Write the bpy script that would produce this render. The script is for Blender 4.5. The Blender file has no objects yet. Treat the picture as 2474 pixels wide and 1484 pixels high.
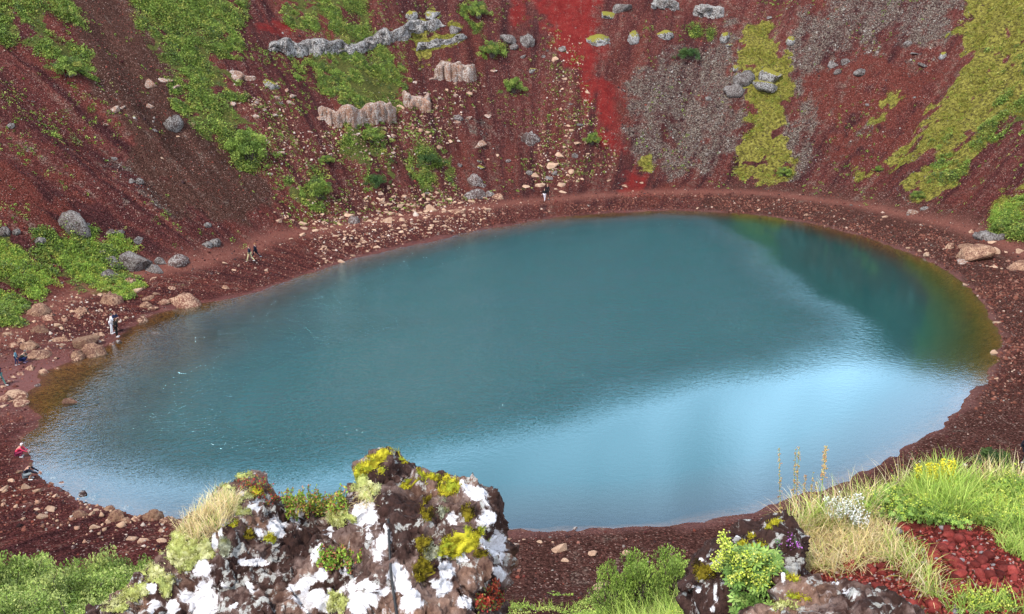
import bpy, math, random
import numpy as np
from mathutils import Vector, Matrix, Euler

# ------------------------------------------------------------------ camera, sky, sun, exposure
scene = bpy.context.scene
COL = scene.collection
R = math.radians
CAM_Z, PITCH, LENS = 28.0, R(18.0), 35.0
cam_data = bpy.data.cameras.new('camera'); cam_data.lens = LENS; cam_data.sensor_width = 36.0
cam_data.clip_start = 0.05; cam_data.clip_end = 6000.0
cam = bpy.data.objects.new('camera', cam_data); COL.objects.link(cam)
cam.location = (0, 0, CAM_Z); cam.rotation_euler = (R(90) - PITCH, 0, 0)
scene.camera = cam

SUN_EL, SUN_AZ = R(52), R(215)      # azimuth clockwise from +Y (the view direction)
world = bpy.data.worlds.new('World'); scene.world = world; world.use_nodes = True
wn, wl = world.node_tree.nodes, world.node_tree.links
wn.clear()
wo = wn.new('ShaderNodeOutputWorld'); wb = wn.new('ShaderNodeBackground'); wb.inputs['Strength'].default_value = 0.10
sky = wn.new('ShaderNodeTexSky'); sky.sky_type = 'NISHITA'; sky.sun_disc = False
sky.sun_elevation = SUN_EL; sky.sun_rotation = SUN_AZ; sky.air_density = 1.0; sky.dust_density = 2.0; sky.ozone_density = 1.5
tc = wn.new('ShaderNodeTexCoord'); cn = wn.new('ShaderNodeTexNoise'); cn.inputs['Scale'].default_value = 2.6
cn.inputs['Detail'].default_value = 6; cn.inputs['Roughness'].default_value = 0.55; cn.inputs['Distortion'].default_value = 0.5
cr = wn.new('ShaderNodeMapRange'); cr.inputs['From Min'].default_value = 0.36; cr.inputs['From Max'].default_value = 0.66
cr.inputs['To Min'].default_value = 0.35; cr.inputs['To Max'].default_value = 0.95
cmx = wn.new('ShaderNodeMix'); cmx.data_type = 'RGBA'; 
# thick cloud bases overhead, brighter thin cloud towards the horizon all round
sx = wn.new('ShaderNodeSeparateXYZ'); el = wn.new('ShaderNodeMapRange'); el.interpolation_type = 'SMOOTHSTEP'
el.inputs['From Min'].default_value = 0.75; el.inputs['From Max'].default_value = 0.25
cl = wn.new('ShaderNodeMix'); cl.data_type = 'RGBA'; cl.inputs['A'].default_value = (5.5, 6.8, 8.8, 1); cl.inputs['B'].default_value = (32.0, 36.0, 42.0, 1)
wl.new(tc.outputs['Generated'], sx.inputs[0]); wl.new(sx.outputs[2], el.inputs['Value']); wl.new(el.outputs['Result'], cl.inputs['Factor']); wl.new(cl.outputs['Result'], cmx.inputs['B'])
wl.new(tc.outputs['Generated'], cn.inputs['Vector']); wl.new(cn.outputs['Fac'], cr.inputs['Value'])
wl.new(cr.outputs['Result'], cmx.inputs['Factor']); wl.new(sky.outputs['Color'], cmx.inputs['A'])
wl.new(cmx.outputs['Result'], wb.inputs['Color']); wl.new(wb.outputs['Background'], wo.inputs['Surface'])

sun_data = bpy.data.lights.new('sun', 'SUN'); sun_data.energy = 2.9; sun_data.angle = R(5); sun_data.color = (1.0, 0.95, 0.88)
sun = bpy.data.objects.new('sun', sun_data); COL.objects.link(sun)
_sd = Vector((math.sin(SUN_AZ) * math.cos(SUN_EL), math.cos(SUN_AZ) * math.cos(SUN_EL), math.sin(SUN_EL)))
sun.rotation_euler = (-_sd).to_track_quat('-Z', 'Y').to_euler(); sun.location = (0, -20, 80)

scene.render.engine = 'CYCLES'
scene.view_settings.view_transform = 'Standard'; scene.view_settings.look = 'None'
scene.view_settings.gamma = 1.0; scene.view_settings.use_curve_mapping = False
scene.view_settings.exposure = 0.56
scene.cycles.use_denoising = True
scene.cycles.max_bounces = 6; scene.cycles.diffuse_bounces = 2; scene.cycles.glossy_bounces = 3
scene.cycles.transparent_max_bounces = 6; scene.cycles.transmission_bounces = 3

# ------------------------------------------------------------------ numpy helpers
rng = np.random.default_rng(7)
random.seed(7)

def _hash(ix, iy, iz, seed):
    h = (ix.astype(np.int64) * 374761393 + iy.astype(np.int64) * 668265263 + iz.astype(np.int64) * 2147483647 + seed * 1274126177) & 0xffffffff
    h = ((h ^ (h >> 13)) * 1274126177) & 0xffffffff
    h = ((h ^ (h >> 16)) * 2246822519) & 0xffffffff
    return ((h ^ (h >> 15)) & 0xffff) / 65535.0

def vnoise(p, seed=0):
    p = np.asarray(p, float); i = np.floor(p).astype(np.int64); f = p - i; f = f * f * f * (f * (f * 6 - 15) + 10)
    out = 0
    for dx in (0, 1):
        wx = f[..., 0] if dx else 1 - f[..., 0]
        for dy in (0, 1):
            wy = f[..., 1] if dy else 1 - f[..., 1]
            for dz in (0, 1):
                wz = f[..., 2] if dz else 1 - f[..., 2]
                out = out + wx * wy * wz * _hash(i[..., 0] + dx, i[..., 1] + dy, i[..., 2] + dz, seed)
    return out * 2 - 1

def fbm(p, oct=4, seed=0, gain=0.5, lac=2.03):
    p = np.asarray(p, float); a, s, t = 1.0, 0.0, 0.0
    for k in range(oct):
        s = s + a * vnoise(p, seed + k * 17); t += a; a *= gain; p = p * lac + 11.3
    return s / t

def xyz(x, y, z=0.0):
    x = np.asarray(x, float)
    return np.stack([x, np.broadcast_to(np.asarray(y, float), x.shape), np.broadcast_to(np.asarray(z, float), x.shape)], -1)

def sstep(a, b, x):
    t = np.clip((x - a) / (b - a), 0, 1); return t * t * (3 - 2 * t)

# picture coordinates of the photograph shown 2473 x 1484; used to survey where things stand
PW, PH = 2473.0, 1484.0
F = LENS / 36.0 * PW
CP, SP = math.cos(PITCH), math.sin(PITCH)
def ray(u, v):
    a = (np.asarray(u, float) - PW / 2) / F; b = -(np.asarray(v, float) - PH / 2) / F
    return np.stack([a, CP + b * SP + 0 * a, -SP + b * CP + 0 * a], -1)      # per unit of depth
def at_depth(u, v, zc):
    return ray(u, v) * np.asarray(zc, float)[..., None] + np.array([0, 0, CAM_Z])
def project(P):
    P = np.asarray(P, float); x, y, z = P[..., 0], P[..., 1], P[..., 2] - CAM_Z
    zc = y * CP - z * SP; yc = y * SP + z * CP
    zs = np.where(np.abs(zc) < 1e-3, 1e-3, zc)
    return PW / 2 + F * x / zs, PH / 2 - F * yc / zs, zc

def in_poly(u, v, poly):
    poly = np.asarray(poly, float); inside = np.zeros(np.shape(u), bool)
    x0, y0 = poly[-1]
    for x1, y1 in poly:
        c = ((y1 > v) != (y0 > v)) & (u < (x0 - x1) * (v - y1) / ((y0 - y1) + 1e-12) + x1)
        inside ^= c; x0, y0 = x1, y1
    return inside

# ------------------------------------------------------------------ mesh helpers
def mesh_np(name, V, Fc, mats=(), smooth=True, cols=None, attrs=None):
    """V (n,3); Fc (m,k) array or list of such arrays"""
    me = bpy.data.meshes.new(name)
    V = np.asarray(V, np.float32)
    Fl = [np.asarray(f, np.int32) for f in (Fc if isinstance(Fc, list) else [Fc]) if len(f)]
    me.vertices.add(len(V)); me.vertices.foreach_set('co', V.ravel())
    nl = sum(f.size for f in Fl); npol = sum(len(f) for f in Fl)
    me.loops.add(nl); me.loops.foreach_set('vertex_index', np.concatenate([f.ravel() for f in Fl]))
    me.polygons.add(npol)
    tot = np.concatenate([np.full(len(f), f.shape[1], np.int32) for f in Fl])
    me.polygons.foreach_set('loop_start', np.concatenate([[0], np.cumsum(tot)[:-1]]).astype(np.int32))
    if smooth: me.polygons.foreach_set('use_smooth', np.ones(npol, bool))
    for m in mats: me.materials.append(m)
    if cols is not None:
        c = np.ones((len(V), 4), np.float32); c[:, :3] = cols
        a = me.color_attributes.new('Col', 'FLOAT_COLOR', 'POINT'); a.data.foreach_set('color', c.ravel())
    for k, val in (attrs or {}).items():
        val = np.asarray(val, np.float32)
        if val.ndim == 1:
            a = me.attributes.new(k, 'FLOAT', 'POINT'); a.data.foreach_set('value', val)
        elif val.shape[1] == 3:
            a = me.attributes.new(k, 'FLOAT_VECTOR', 'POINT'); a.data.foreach_set('vector', val.ravel())
        else:
            a = me.attributes.new(k, 'FLOAT_COLOR', 'POINT'); a.data.foreach_set('color', val.ravel())
    me.update(calc_edges=True)
    return me

def link(name, me, parent=None, label=None, cat=None, group=None, kind=None):
    o = bpy.data.objects.new(name, me); COL.objects.link(o)
    if parent is not None: o.parent = parent
    tag(o, label, cat, group, kind)
    return o

def tag(o, label=None, cat=None, group=None, kind=None):
    if label: o['label'] = label
    if cat: o['category'] = cat
    if group: o['group'] = group
    if kind: o['kind'] = kind
    return o

def empty(name, loc, label=None, cat=None, group=None, rz=0.0):
    o = bpy.data.objects.new(name, None); COL.objects.link(o); o.location = loc; o.rotation_euler = (0, 0, rz)
    o.empty_display_size = 0.2
    return tag(o, label, cat, group)

def copy_tree(o, parent=None):
    c = o.copy(); COL.objects.link(c)
    if parent is not None: c.parent = parent
    for ch in list(o.children): copy_tree(ch, c)
    return c

def grid_faces(nx, ny):
    i = np.arange(ny - 1)[:, None] * nx + np.arange(nx - 1)[None, :]
    return np.stack([i, i + 1, i + nx + 1, i + nx], -1).reshape(-1, 4)

def icosphere(sub):
    import bmesh
    bm = bmesh.new(); bmesh.ops.create_icosphere(bm, subdivisions=sub, radius=1.0)
    V = np.array([v.co[:] for v in bm.verts]); Fc = np.array([[v.index for v in f.verts] for f in bm.faces]); bm.free()
    return V, Fc
ICO = {s: icosphere(s) for s in (1, 2, 3, 4, 5)}

# ------------------------------------------------------------------ material helpers
class NT:
    def __init__(s, name, disp=False):
        s.m = bpy.data.materials.new(name); s.m.use_nodes = True; s.t = s.m.node_tree; s.t.nodes.clear()
        s.out = s.n('ShaderNodeOutputMaterial')
    def n(s, typ, **kw):
        nd = s.t.nodes.new(typ)
        for k, v in kw.items(): setattr(nd, k, v)
        return nd
    def put(s, sock, v):
        if v is None: return
        if isinstance(v, bpy.types.NodeSocket): s.t.links.new(v, sock)
        elif isinstance(v, (tuple, list)) and sock.type == 'RGBA' and len(v) == 3: sock.default_value = (*v, 1)
        else: sock.default_value = v
    def attr(s, name, out='Fac'):
        nd = s.n('ShaderNodeAttribute', attribute_name=name); return nd.outputs[out]
    def sep(s, c):
        nd = s.n('ShaderNodeSeparateColor'); s.put(nd.inputs[0], c); return nd.outputs
    def pos(s): return s.n('ShaderNodeNewGeometry').outputs['Position']
    def obj(s): return s.n('ShaderNodeTexCoord').outputs['Object']
    def noise(s, vec, scale, detail=4, rough=0.55, dist=0.0, out='Fac'):
        nd = s.n('ShaderNodeTexNoise'); s.put(nd.inputs['Vector'], vec); nd.inputs['Scale'].default_value = scale
        nd.inputs['Detail'].default_value = detail; nd.inputs['Roughness'].default_value = rough; nd.inputs['Distortion'].default_value = dist
        return nd.outputs[out]
    def voro(s, vec, scale, out='Distance', feature='F1', rand=1.0):
        nd = s.n('ShaderNodeTexVoronoi', feature=feature); s.put(nd.inputs['Vector'], vec); nd.inputs['Scale'].default_value = scale
        nd.inputs['Randomness'].default_value = rand
        return nd.outputs[out]
    def math(s, op, a, b=None, c=None, clamp=False):
        nd = s.n('ShaderNodeMath', operation=op, use_clamp=clamp); s.put(nd.inputs[0], a); s.put(nd.inputs[1], b); s.put(nd.inputs[2], c); return nd.outputs[0]
    def vmul(s, v, k):
        nd = s.n('ShaderNodeVectorMath', operation='MULTIPLY'); s.put(nd.inputs[0], v); nd.inputs[1].default_value = k; return nd.outputs[0]
    def vadd(s, v, w):
        nd = s.n('ShaderNodeVectorMath', operation='ADD'); s.put(nd.inputs[0], v); s.put(nd.inputs[1], w); return nd.outputs[0]
    def rng(s, v, a, b, c=0.0, d=1.0, smooth=False):
        nd = s.n('ShaderNodeMapRange'); s.put(nd.inputs['Value'], v)
        if smooth: nd.interpolation_type = 'SMOOTHSTEP'
        for k, q in zip(('From Min', 'From Max', 'To Min', 'To Max'), (a, b, c, d)): nd.inputs[k].default_value = q
        return nd.outputs[0]
    def mix(s, f, a, b, mode='MIX'):
        nd = s.n('ShaderNodeMix', data_type='RGBA', blend_type=mode, clamp_factor=True)
        s.put(nd.inputs['Factor'], f); s.put(nd.inputs['A'], a); s.put(nd.inputs['B'], b); return nd.outputs['Result']
    def fmix(s, f, a, b):
        nd = s.n('ShaderNodeMix', data_type='FLOAT', clamp_factor=True)
        s.put(nd.inputs['Factor'], f); s.put(nd.inputs['A'], a); s.put(nd.inputs['B'], b); return nd.outputs['Result']
    def ramp(s, f, stops):
        nd = s.n('ShaderNodeValToRGB'); e = nd.color_ramp.elements
        while len(e) < len(stops): e.new(0.5)
        for el, (p, c) in zip(e, stops): el.position = p; el.color = (*c, 1)
        s.put(nd.inputs[0], f); return nd.outputs[0]
    def bump(s, h, strength=0.5, dist=0.1, normal=None):
        nd = s.n('ShaderNodeBump'); s.put(nd.inputs['Height'], h); s.put(nd.inputs['Strength'], strength); s.put(nd.inputs['Distance'], dist); s.put(nd.inputs['Normal'], normal)
        return nd.outputs[0]
    def bsdf(s, col, rough=0.9, spec=0.2, normal=None, **kw):
        nd = s.n('ShaderNodeBsdfPrincipled'); s.put(nd.inputs['Base Color'], col); s.put(nd.inputs['Roughness'], rough)
        s.put(nd.inputs['Specular IOR Level'], spec); s.put(nd.inputs['Normal'], normal)
        for k, v in kw.items(): s.put(nd.inputs[k], v)
        return nd.outputs[0]
    def done(s, sh):
        s.t.links.new(sh, s.out.inputs['Surface']); return s.m
# ------------------------------------------------------------------ the crater: shoreline, heights
SHORE_PX = [(65,965),(100,900),(150,880),(230,850),(280,820),(345,770),(440,738),(560,722),(640,700),(740,665),(850,627),(960,602),(1080,574),(1200,550),(1330,528),
 (1480,514),(1600,510),(1720,512),(1840,521),(1960,541),(2060,566),(2150,595),(2230,626),(2290,660),(2335,700),(2372,740),(2400,790),(2408,830),(2395,870),(2375,910),
 (2350,940),(2325,975),(2280,1010),(2230,1050),(2150,1100),(2070,1142),(2000,1175),(1900,1207),(1800,1232),(1700,1252),(1620,1268),(1540,1272),(1480,1274),(1380,1277),
 (1230,1284),(1050,1292),(850,1298),(650,1288),(500,1266),(430,1254),(350,1240),(290,1228),(235,1212),(200,1200),(165,1170),(110,1152),(85,1120),(60,1090),(66,1060),(92,1010)]
_r = ray(*np.array(SHORE_PX, float).T)
SHORE = (_r * (CAM_Z / -_r[:, 2:3]))[:, :2]
LC = np.array([2.0, 86.0])

def shore_dist(x, y):
    """signed distance to the waterline, positive on land"""
    x = np.asarray(x, float); y = np.asarray(y, float); best = np.full(x.shape, 1e9)
    A = SHORE; B = np.roll(SHORE, -1, 0)
    for (ax, ay), (bx, by) in zip(A, B):
        ex, ey = bx - ax, by - ay
        t = np.clip(((x - ax) * ex + (y - ay) * ey) / (ex * ex + ey * ey), 0, 1)
        best = np.minimum(best, (x - ax - t * ex) ** 2 + (y - ay - t * ey) ** 2)
    d = np.sqrt(best)
    return np.where(in_poly(x, y, SHORE), -d, d)

def angle_lerp(phi, tab):
    """tab: (degrees, value) in ascending degrees over 0..360; phi in degrees"""
    a = np.array([t[0] for t in tab] + [tab[0][0] + 360.0]); b = np.array([t[1] for t in tab] + [tab[0][1]])
    return np.interp(np.where(phi < a[0], phi + 360, phi), a, b)
# bearings round the lake: 0 = right wall, 90 = far wall, 180 = left wall, 270 = the camera's side
BEACH = [(0, 8.5), (40, 9.5), (75, 12), (100, 12.5), (135, 9), (160, 7.5), (185, 10), (215, 11), (240, 9), (262, 5), (285, 5), (315, 6), (340, 7.5)]
TANS = [(0, .72), (45, .70), (90, .70), (135, .72), (180, .72), (215, .68), (245, .66), (270, .675), (300, .675), (330, .70)]
RIMZ = [(0, 40), (60, 46), (90, 48), (130, 46), (180, 38), (225, 30), (262, 26.4), (275, 26.4), (310, 30)]

def height(x, y):
    x = np.asarray(x, float); y = np.asarray(y, float)
    d = shore_dist(x, y)
    phi = np.degrees(np.arctan2(y - LC[1], x - LC[0])) % 360
    B, T, Z = angle_lerp(phi, BEACH), angle_lerp(phi, TANS), angle_lerp(phi, RIMZ)
    arc = np.radians(phi) * 55.0
    d0 = d + 0.7 * fbm(xyz(x / 3.1, y / 3.1), 3, 5) * sstep(-4, 1.5, d) + 0.25 * fbm(xyz(x / 0.9, y / 0.9), 2, 8)
    zb = 0.11 * B
    shal = np.exp(-((phi - 203) / 30.0) ** 2)            # the muddy corner shelves gently
    lo = np.where(d0 < 0, np.maximum(-9.0, (0.52 - .43 * shal) * d0 - 0.012 * (1 - .1 * shal) * d0 * d0), 0.11 * np.minimum(d0, B))
    s = np.maximum(d0 - B, 0.0)
    k = 2.6                                       # soft toe of the slope
    up = T * (np.sqrt(s * s + k * k) - k)
    # gullies and ribs run down the slope
    g = fbm(xyz(arc / 5.5, d / 26.0), 4, 21) * 1.7 + fbm(xyz(arc / 1.8, d / 9.0, 3.0), 3, 33) * 0.6
    up = up + g * sstep(1.0, 12.0, s)
    up = up + fbm(xyz(x / 2.3, y / 2.3), 4, 40) * 0.28 * sstep(-1, 6, s) + fbm(xyz(x / 0.8, y / 0.8), 2, 44) * 0.07 * sstep(-B, 0, d0 - B + 3)
    z = lo + up
    zr = Z + 1.2 * fbm(xyz(x / 18.0, y / 18.0), 3, 61)
    hi = zr - 0.03 * np.maximum(d - 60, 0) * 0.3
    kk = 1.5
    z = -kk * np.logaddexp(-z / kk, -hi / kk)                                     # soft minimum with the rim
    return z, d, phi

AX = np.concatenate([[-3000, -1200, -500, -260, -180, -150], np.arange(-130, 130.01, 0.5), [150, 180, 260, 500, 1200, 3000]])
AY = np.concatenate([[-2000, -600, -200, -80, -45], np.arange(-30, 245.01, 0.5), [270, 320, 450, 800, 1600, 4000]])
GX, GY = np.meshgrid(AX, AY)
GZ, GD, GPHI = height(GX, GY)
NX, NY = len(AX), len(AY)

def ground_z(x, y):
    x = np.asarray(x, float); y = np.asarray(y, float)
    i = np.clip(np.searchsorted(AX, x) - 1, 0, NX - 2); j = np.clip(np.searchsorted(AY, y) - 1, 0, NY - 2)
    fx = np.clip((x - AX[i]) / (AX[i + 1] - AX[i]), 0, 1); fy = np.clip((y - AY[j]) / (AY[j + 1] - AY[j]), 0, 1)
    return (GZ[j, i] * (1 - fx) + GZ[j, i + 1] * fx) * (1 - fy) + (GZ[j + 1, i] * (1 - fx) + GZ[j + 1, i + 1] * fx) * fy

def ground_n(x, y, e=0.6):
    x = np.asarray(x, float); y = np.asarray(y, float)
    nx = -(ground_z(x + e, y) - ground_z(x - e, y)) / (2 * e); ny = -(ground_z(x, y + e) - ground_z(x, y - e)) / (2 * e)
    n = np.stack([nx, ny, np.ones_like(nx)], -1); return n / np.linalg.norm(n, axis=-1, keepdims=True)

def hit(u, v, tmin=7.0):
    """where the line of sight through the surveyed picture point meets the ground"""
    u = np.atleast_1d(np.asarray(u, float)); v = np.atleast_1d(np.asarray(v, float)); r = ray(u, v)
    t = np.full(u.shape, tmin); done = np.zeros(u.shape, bool); lo = t.copy()
    while t.min() < 230 and not done.all():
        P = r * t[:, None]; below = (P[:, 2] + CAM_Z) < ground_z(P[:, 0], P[:, 1])
        done |= below
        lo = np.where(done, lo, t); t = np.where(done, t, t + 0.3)
        if (t[~done] > 229).any(): done |= t > 229
    hi = t.copy()
    for _ in range(12):
        m = (lo + hi) / 2; P = r * m[:, None]; below = (P[:, 2] + CAM_Z) < ground_z(P[:, 0], P[:, 1])
        hi = np.where(below, m, hi); lo = np.where(below, lo, m)
    P = r * hi[:, None] + np.array([0, 0, CAM_Z]); P[:, 2] = ground_z(P[:, 0], P[:, 1])
    return P, hi

# ------------------------------------------------------------------ zones of the slopes
VEG = [[(0,0),(118,0),(150,75),(190,85),(212,180),(200,195),(150,180),(110,150),(85,90),(0,70)],
 [(340,0),(590,0),(570,60),(545,120),(560,160),(590,230),(605,262),(590,300),(540,330),(470,300),(430,240),(440,190),(400,110),(350,40)],
 [(540,300),(600,300),(640,360),(650,402),(590,385),(545,345)],
 [(670,0),(780,0),(850,40),(915,80),(905,110),(870,125),(800,95),(760,95),(720,70),(690,40)],
 [(740,135),(790,122),(900,125),(960,150),(975,200),(950,250),(900,272),(840,255),(760,245),(735,200)],
 [(735,430),(780,410),(805,440),(805,480),(775,515),(745,490)],
 [(855,310),(900,298),(940,320),(930,350),(880,345)],
 [(960,370),(1000,340),(1060,370),(1075,410),(1060,450),(990,440),(965,410)],
 [(885,420),(920,405),(930,440),(905,460)],
 [(1130,15),(1165,15),(1175,60),(1215,85),(1210,140),(1190,155),(1160,100),(1135,60)],
 [(820,290),(850,320),(900,370),(940,390),(900,395),(850,350)],
 [(670,455),(700,450),(745,485),(760,510),(720,490)],
 [(1450,310),(1410,260),(1425,250),(1455,340),(1440,370)],
 [(125,600),(170,555),(235,550),(245,600),(250,640),(240,690),(190,670),(160,640)],
 [(0,570),(60,590),(100,640),(145,700),(100,715),(50,700),(10,650),(0,640)],
 [(255,570),(310,570),(345,600),(265,605)], [(0,690),(30,700),(45,770),(30,800),(0,790)], [(250,690),(320,670),(350,690),(300,725),(265,710)],
 [(1685,45),(1750,40),(1715,105)], [(2395,545),(2420,500),(2473,470),(2473,565),(2430,560)],
 [(330,430),(365,480),(400,540),(375,540),(345,490)], [(150,300),(185,340),(180,380),(140,370)],
 [(2385,260),(2473,240),(2473,290),(2400,330)], [(2290,330),(2350,320),(2330,380),(2240,440),(2230,410)], [(2380,120),(2473,130),(2473,190),(2400,170)]]
MOSS = [[(2362,0),(2473,0),(2473,275),(2440,295),(2380,355),(2290,440),(2212,478),(2197,445),(2240,390),(2262,300),(2272,230),(2320,130)],
 [(1785,75),(1840,60),(1860,110),(1900,170),(1905,280),(1885,300),(1870,340),(1890,432),(1800,435),(1800,350),(1830,270),(1820,190),(1775,180)],
 [(2155,230),(2182,220),(2150,290),(2118,322),(2125,280)], [(2160,365),(2195,370),(2182,430),(2128,445)],
 [(1905,0),(1938,0),(1930,40),(1912,38)], [(2370,500),(2440,440),(2473,420),(2473,480),(2420,520)],
 [(1010,50),(1090,65),(1080,100),(1020,85)], [(1000,105),(1120,125),(1100,150),(1020,130)], [(2055,415),(2105,395),(2100,440),(2065,442)], [(1525,370),(1570,380),(1600,400),(1540,400)]]
GREY = [[(1530,180),(1600,170),(1700,80),(1790,60),(1790,430),(1650,415),(1540,395),(1500,330),(1510,250)],
 [(1890,70),(2000,40),(2350,0),(2320,110),(2100,115),(2000,135),(1935,200),(1960,300),(1965,420),(1880,440),(1870,330),(1910,200)],
 [(225,225),(275,300),(340,390),(385,500),(400,545),(370,545),(300,430),(250,330)], [(2090,300),(2140,270),(2110,400),(2060,430)], [(2230,380),(2300,350),(2250,470),(2190,470)],
 [(1100,300),(1160,280),(1250,330),(1180,360)], [(1000,330),(1060,330),(1020,370)]]
BROWN = [[(120,0),(335,0),(420,130),(440,200),(430,240),(540,340),(650,420),(665,520),(560,565),(420,510),(330,400),(250,250),(215,180),(160,70)]]
RED = [[(1300,0),(1400,0),(1440,120),(1490,250),(1530,400),(1565,480),(1505,495),(1480,430),(1445,330),(1390,180),(1320,80)],
 [(575,30),(640,10),(700,50),(720,110),(640,130),(600,80)], [(620,130),(690,110),(720,200),(650,190)], [(1180,0),(1330,0),(1360,90),(1250,70)]]
PALE = [[(1880,200),(2050,130),(2180,130),(2330,90),(2270,250),(2200,390),(2080,430),(1980,420),(2000,300)], [(0,330),(120,380),(260,560),(150,560),(0,420)], [(1720,270),(1790,260),(1800,330),(1750,340)]]

U0, V0, ZC = project(np.stack([GX, GY, GZ], -1))
_jit = np.clip(ZC, 5, 220) / 160.0
JU = U0 + 62 * fbm(xyz(GX / 5, GY / 5, 1.7), 5, 71, 0.62); JV = V0 + 62 * fbm(xyz(GX / 5, GY / 5, 9.1), 5, 72, 0.62)
FAR = (ZC > 5) & (GY > 38)
def blur(a, n=1):
    for _ in range(n):
        b = np.pad(a, 1, mode='edge')
        a = (b[1:-1, 1:-1] * 4 + b[:-2, 1:-1] + b[2:, 1:-1] + b[1:-1, :-2] + b[1:-1, 2:]) / 8
    return a
def zone(polys, grow=0):
    w = np.zeros(GX.shape)
    for p in polys:
        p = np.asarray(p, float).copy()
        p[p[:, 0] <= 1, 0] = -500; p[p[:, 0] >= 2472, 0] = 3000; p[p[:, 1] <= 1, 1] = -700
        w = np.maximum(w, in_poly(JU, JV, p) & FAR)
    return w
_arc = np.radians(GPHI) * 55.0
_r1 = fbm(xyz(_arc / 2.0, GD / 11.0, 1.0), 4, 73, .6); _r2 = fbm(xyz(GX / 1.6, GY / 1.6, 2.0), 4, 74, .65); _r3 = fbm(xyz(_arc / 7.0, GD / 30.0, 5.0), 3, 75)
def ragged(w, n, amp, lo=.42, hi=.62):
    """a patch whose rim breaks up in downhill streaks and loose islands"""
    w = blur(w, n); return sstep(lo, hi, w + amp * (0.55 * _r1 + 0.85 * _r2) * sstep(.02, .25, w)) 
Z_VEG = ragged(zone(VEG), 34, 1.7, .38, .60); Z_MOSS = ragged(zone(MOSS), 26, 1.5, .38, .60)
Z_GREY = .75 * ragged(zone(GREY), 70, 1.3, .2, .9); Z_BROWN = ragged(zone(BROWN), 24, .7, .25, .75)
Z_RED = ragged(np.maximum(zone(RED[:1]), .45 * zone(RED[1:])), 34, .95, .1, .85); Z_PALE = ragged(zone(PALE), 60, 1.3, .2, .9)
near = sstep(46, 38, GY)                      # the camera's own slope: bands of grass and scrub
nveg = sstep(0.02, 0.25, fbm(xyz(GX / 3.0, GY / 3.0, 5.0), 4, 91) + 0.10 + sstep(30, 16, GY) * 0.35 + sstep(-6, -14, GX) * 0.5 - sstep(26, 36, GY) * 0.5)
Z_VEG = np.maximum(Z_VEG, near * nveg * sstep(6, 10, GD))
bd = GD
Z_DARK = blur((((GPHI > 258) | (GPHI < 62)) & (GD < 15)).astype(float), 10) * sstep(17, 9, GD)
Z_WET = 0.45 * sstep(1.2, 0.2, bd + 0.8 * fbm(xyz(GX / 2, GY / 2), 3, 95)) * sstep(-0.5, 0, bd + .5)
ang = GPHI
Z_WET = np.maximum(Z_WET, sstep(7, 3, bd) * np.exp(-((ang - 205) / 9.0) ** 2) * 0.9)
_pd = GD - (8.6 + 1.2 * np.sin(np.radians(GPHI) * 3) + .6 * vnoise(xyz(np.radians(GPHI) * 6, 0 * GPHI), 97))
Z_PATH = np.exp(-(_pd / 1.5) ** 2) * (((GPHI > 330) | (GPHI < 205))).astype(float)
arcv = np.stack([np.radians(GPHI) * 55.0, GD, GZ], -1)

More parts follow.
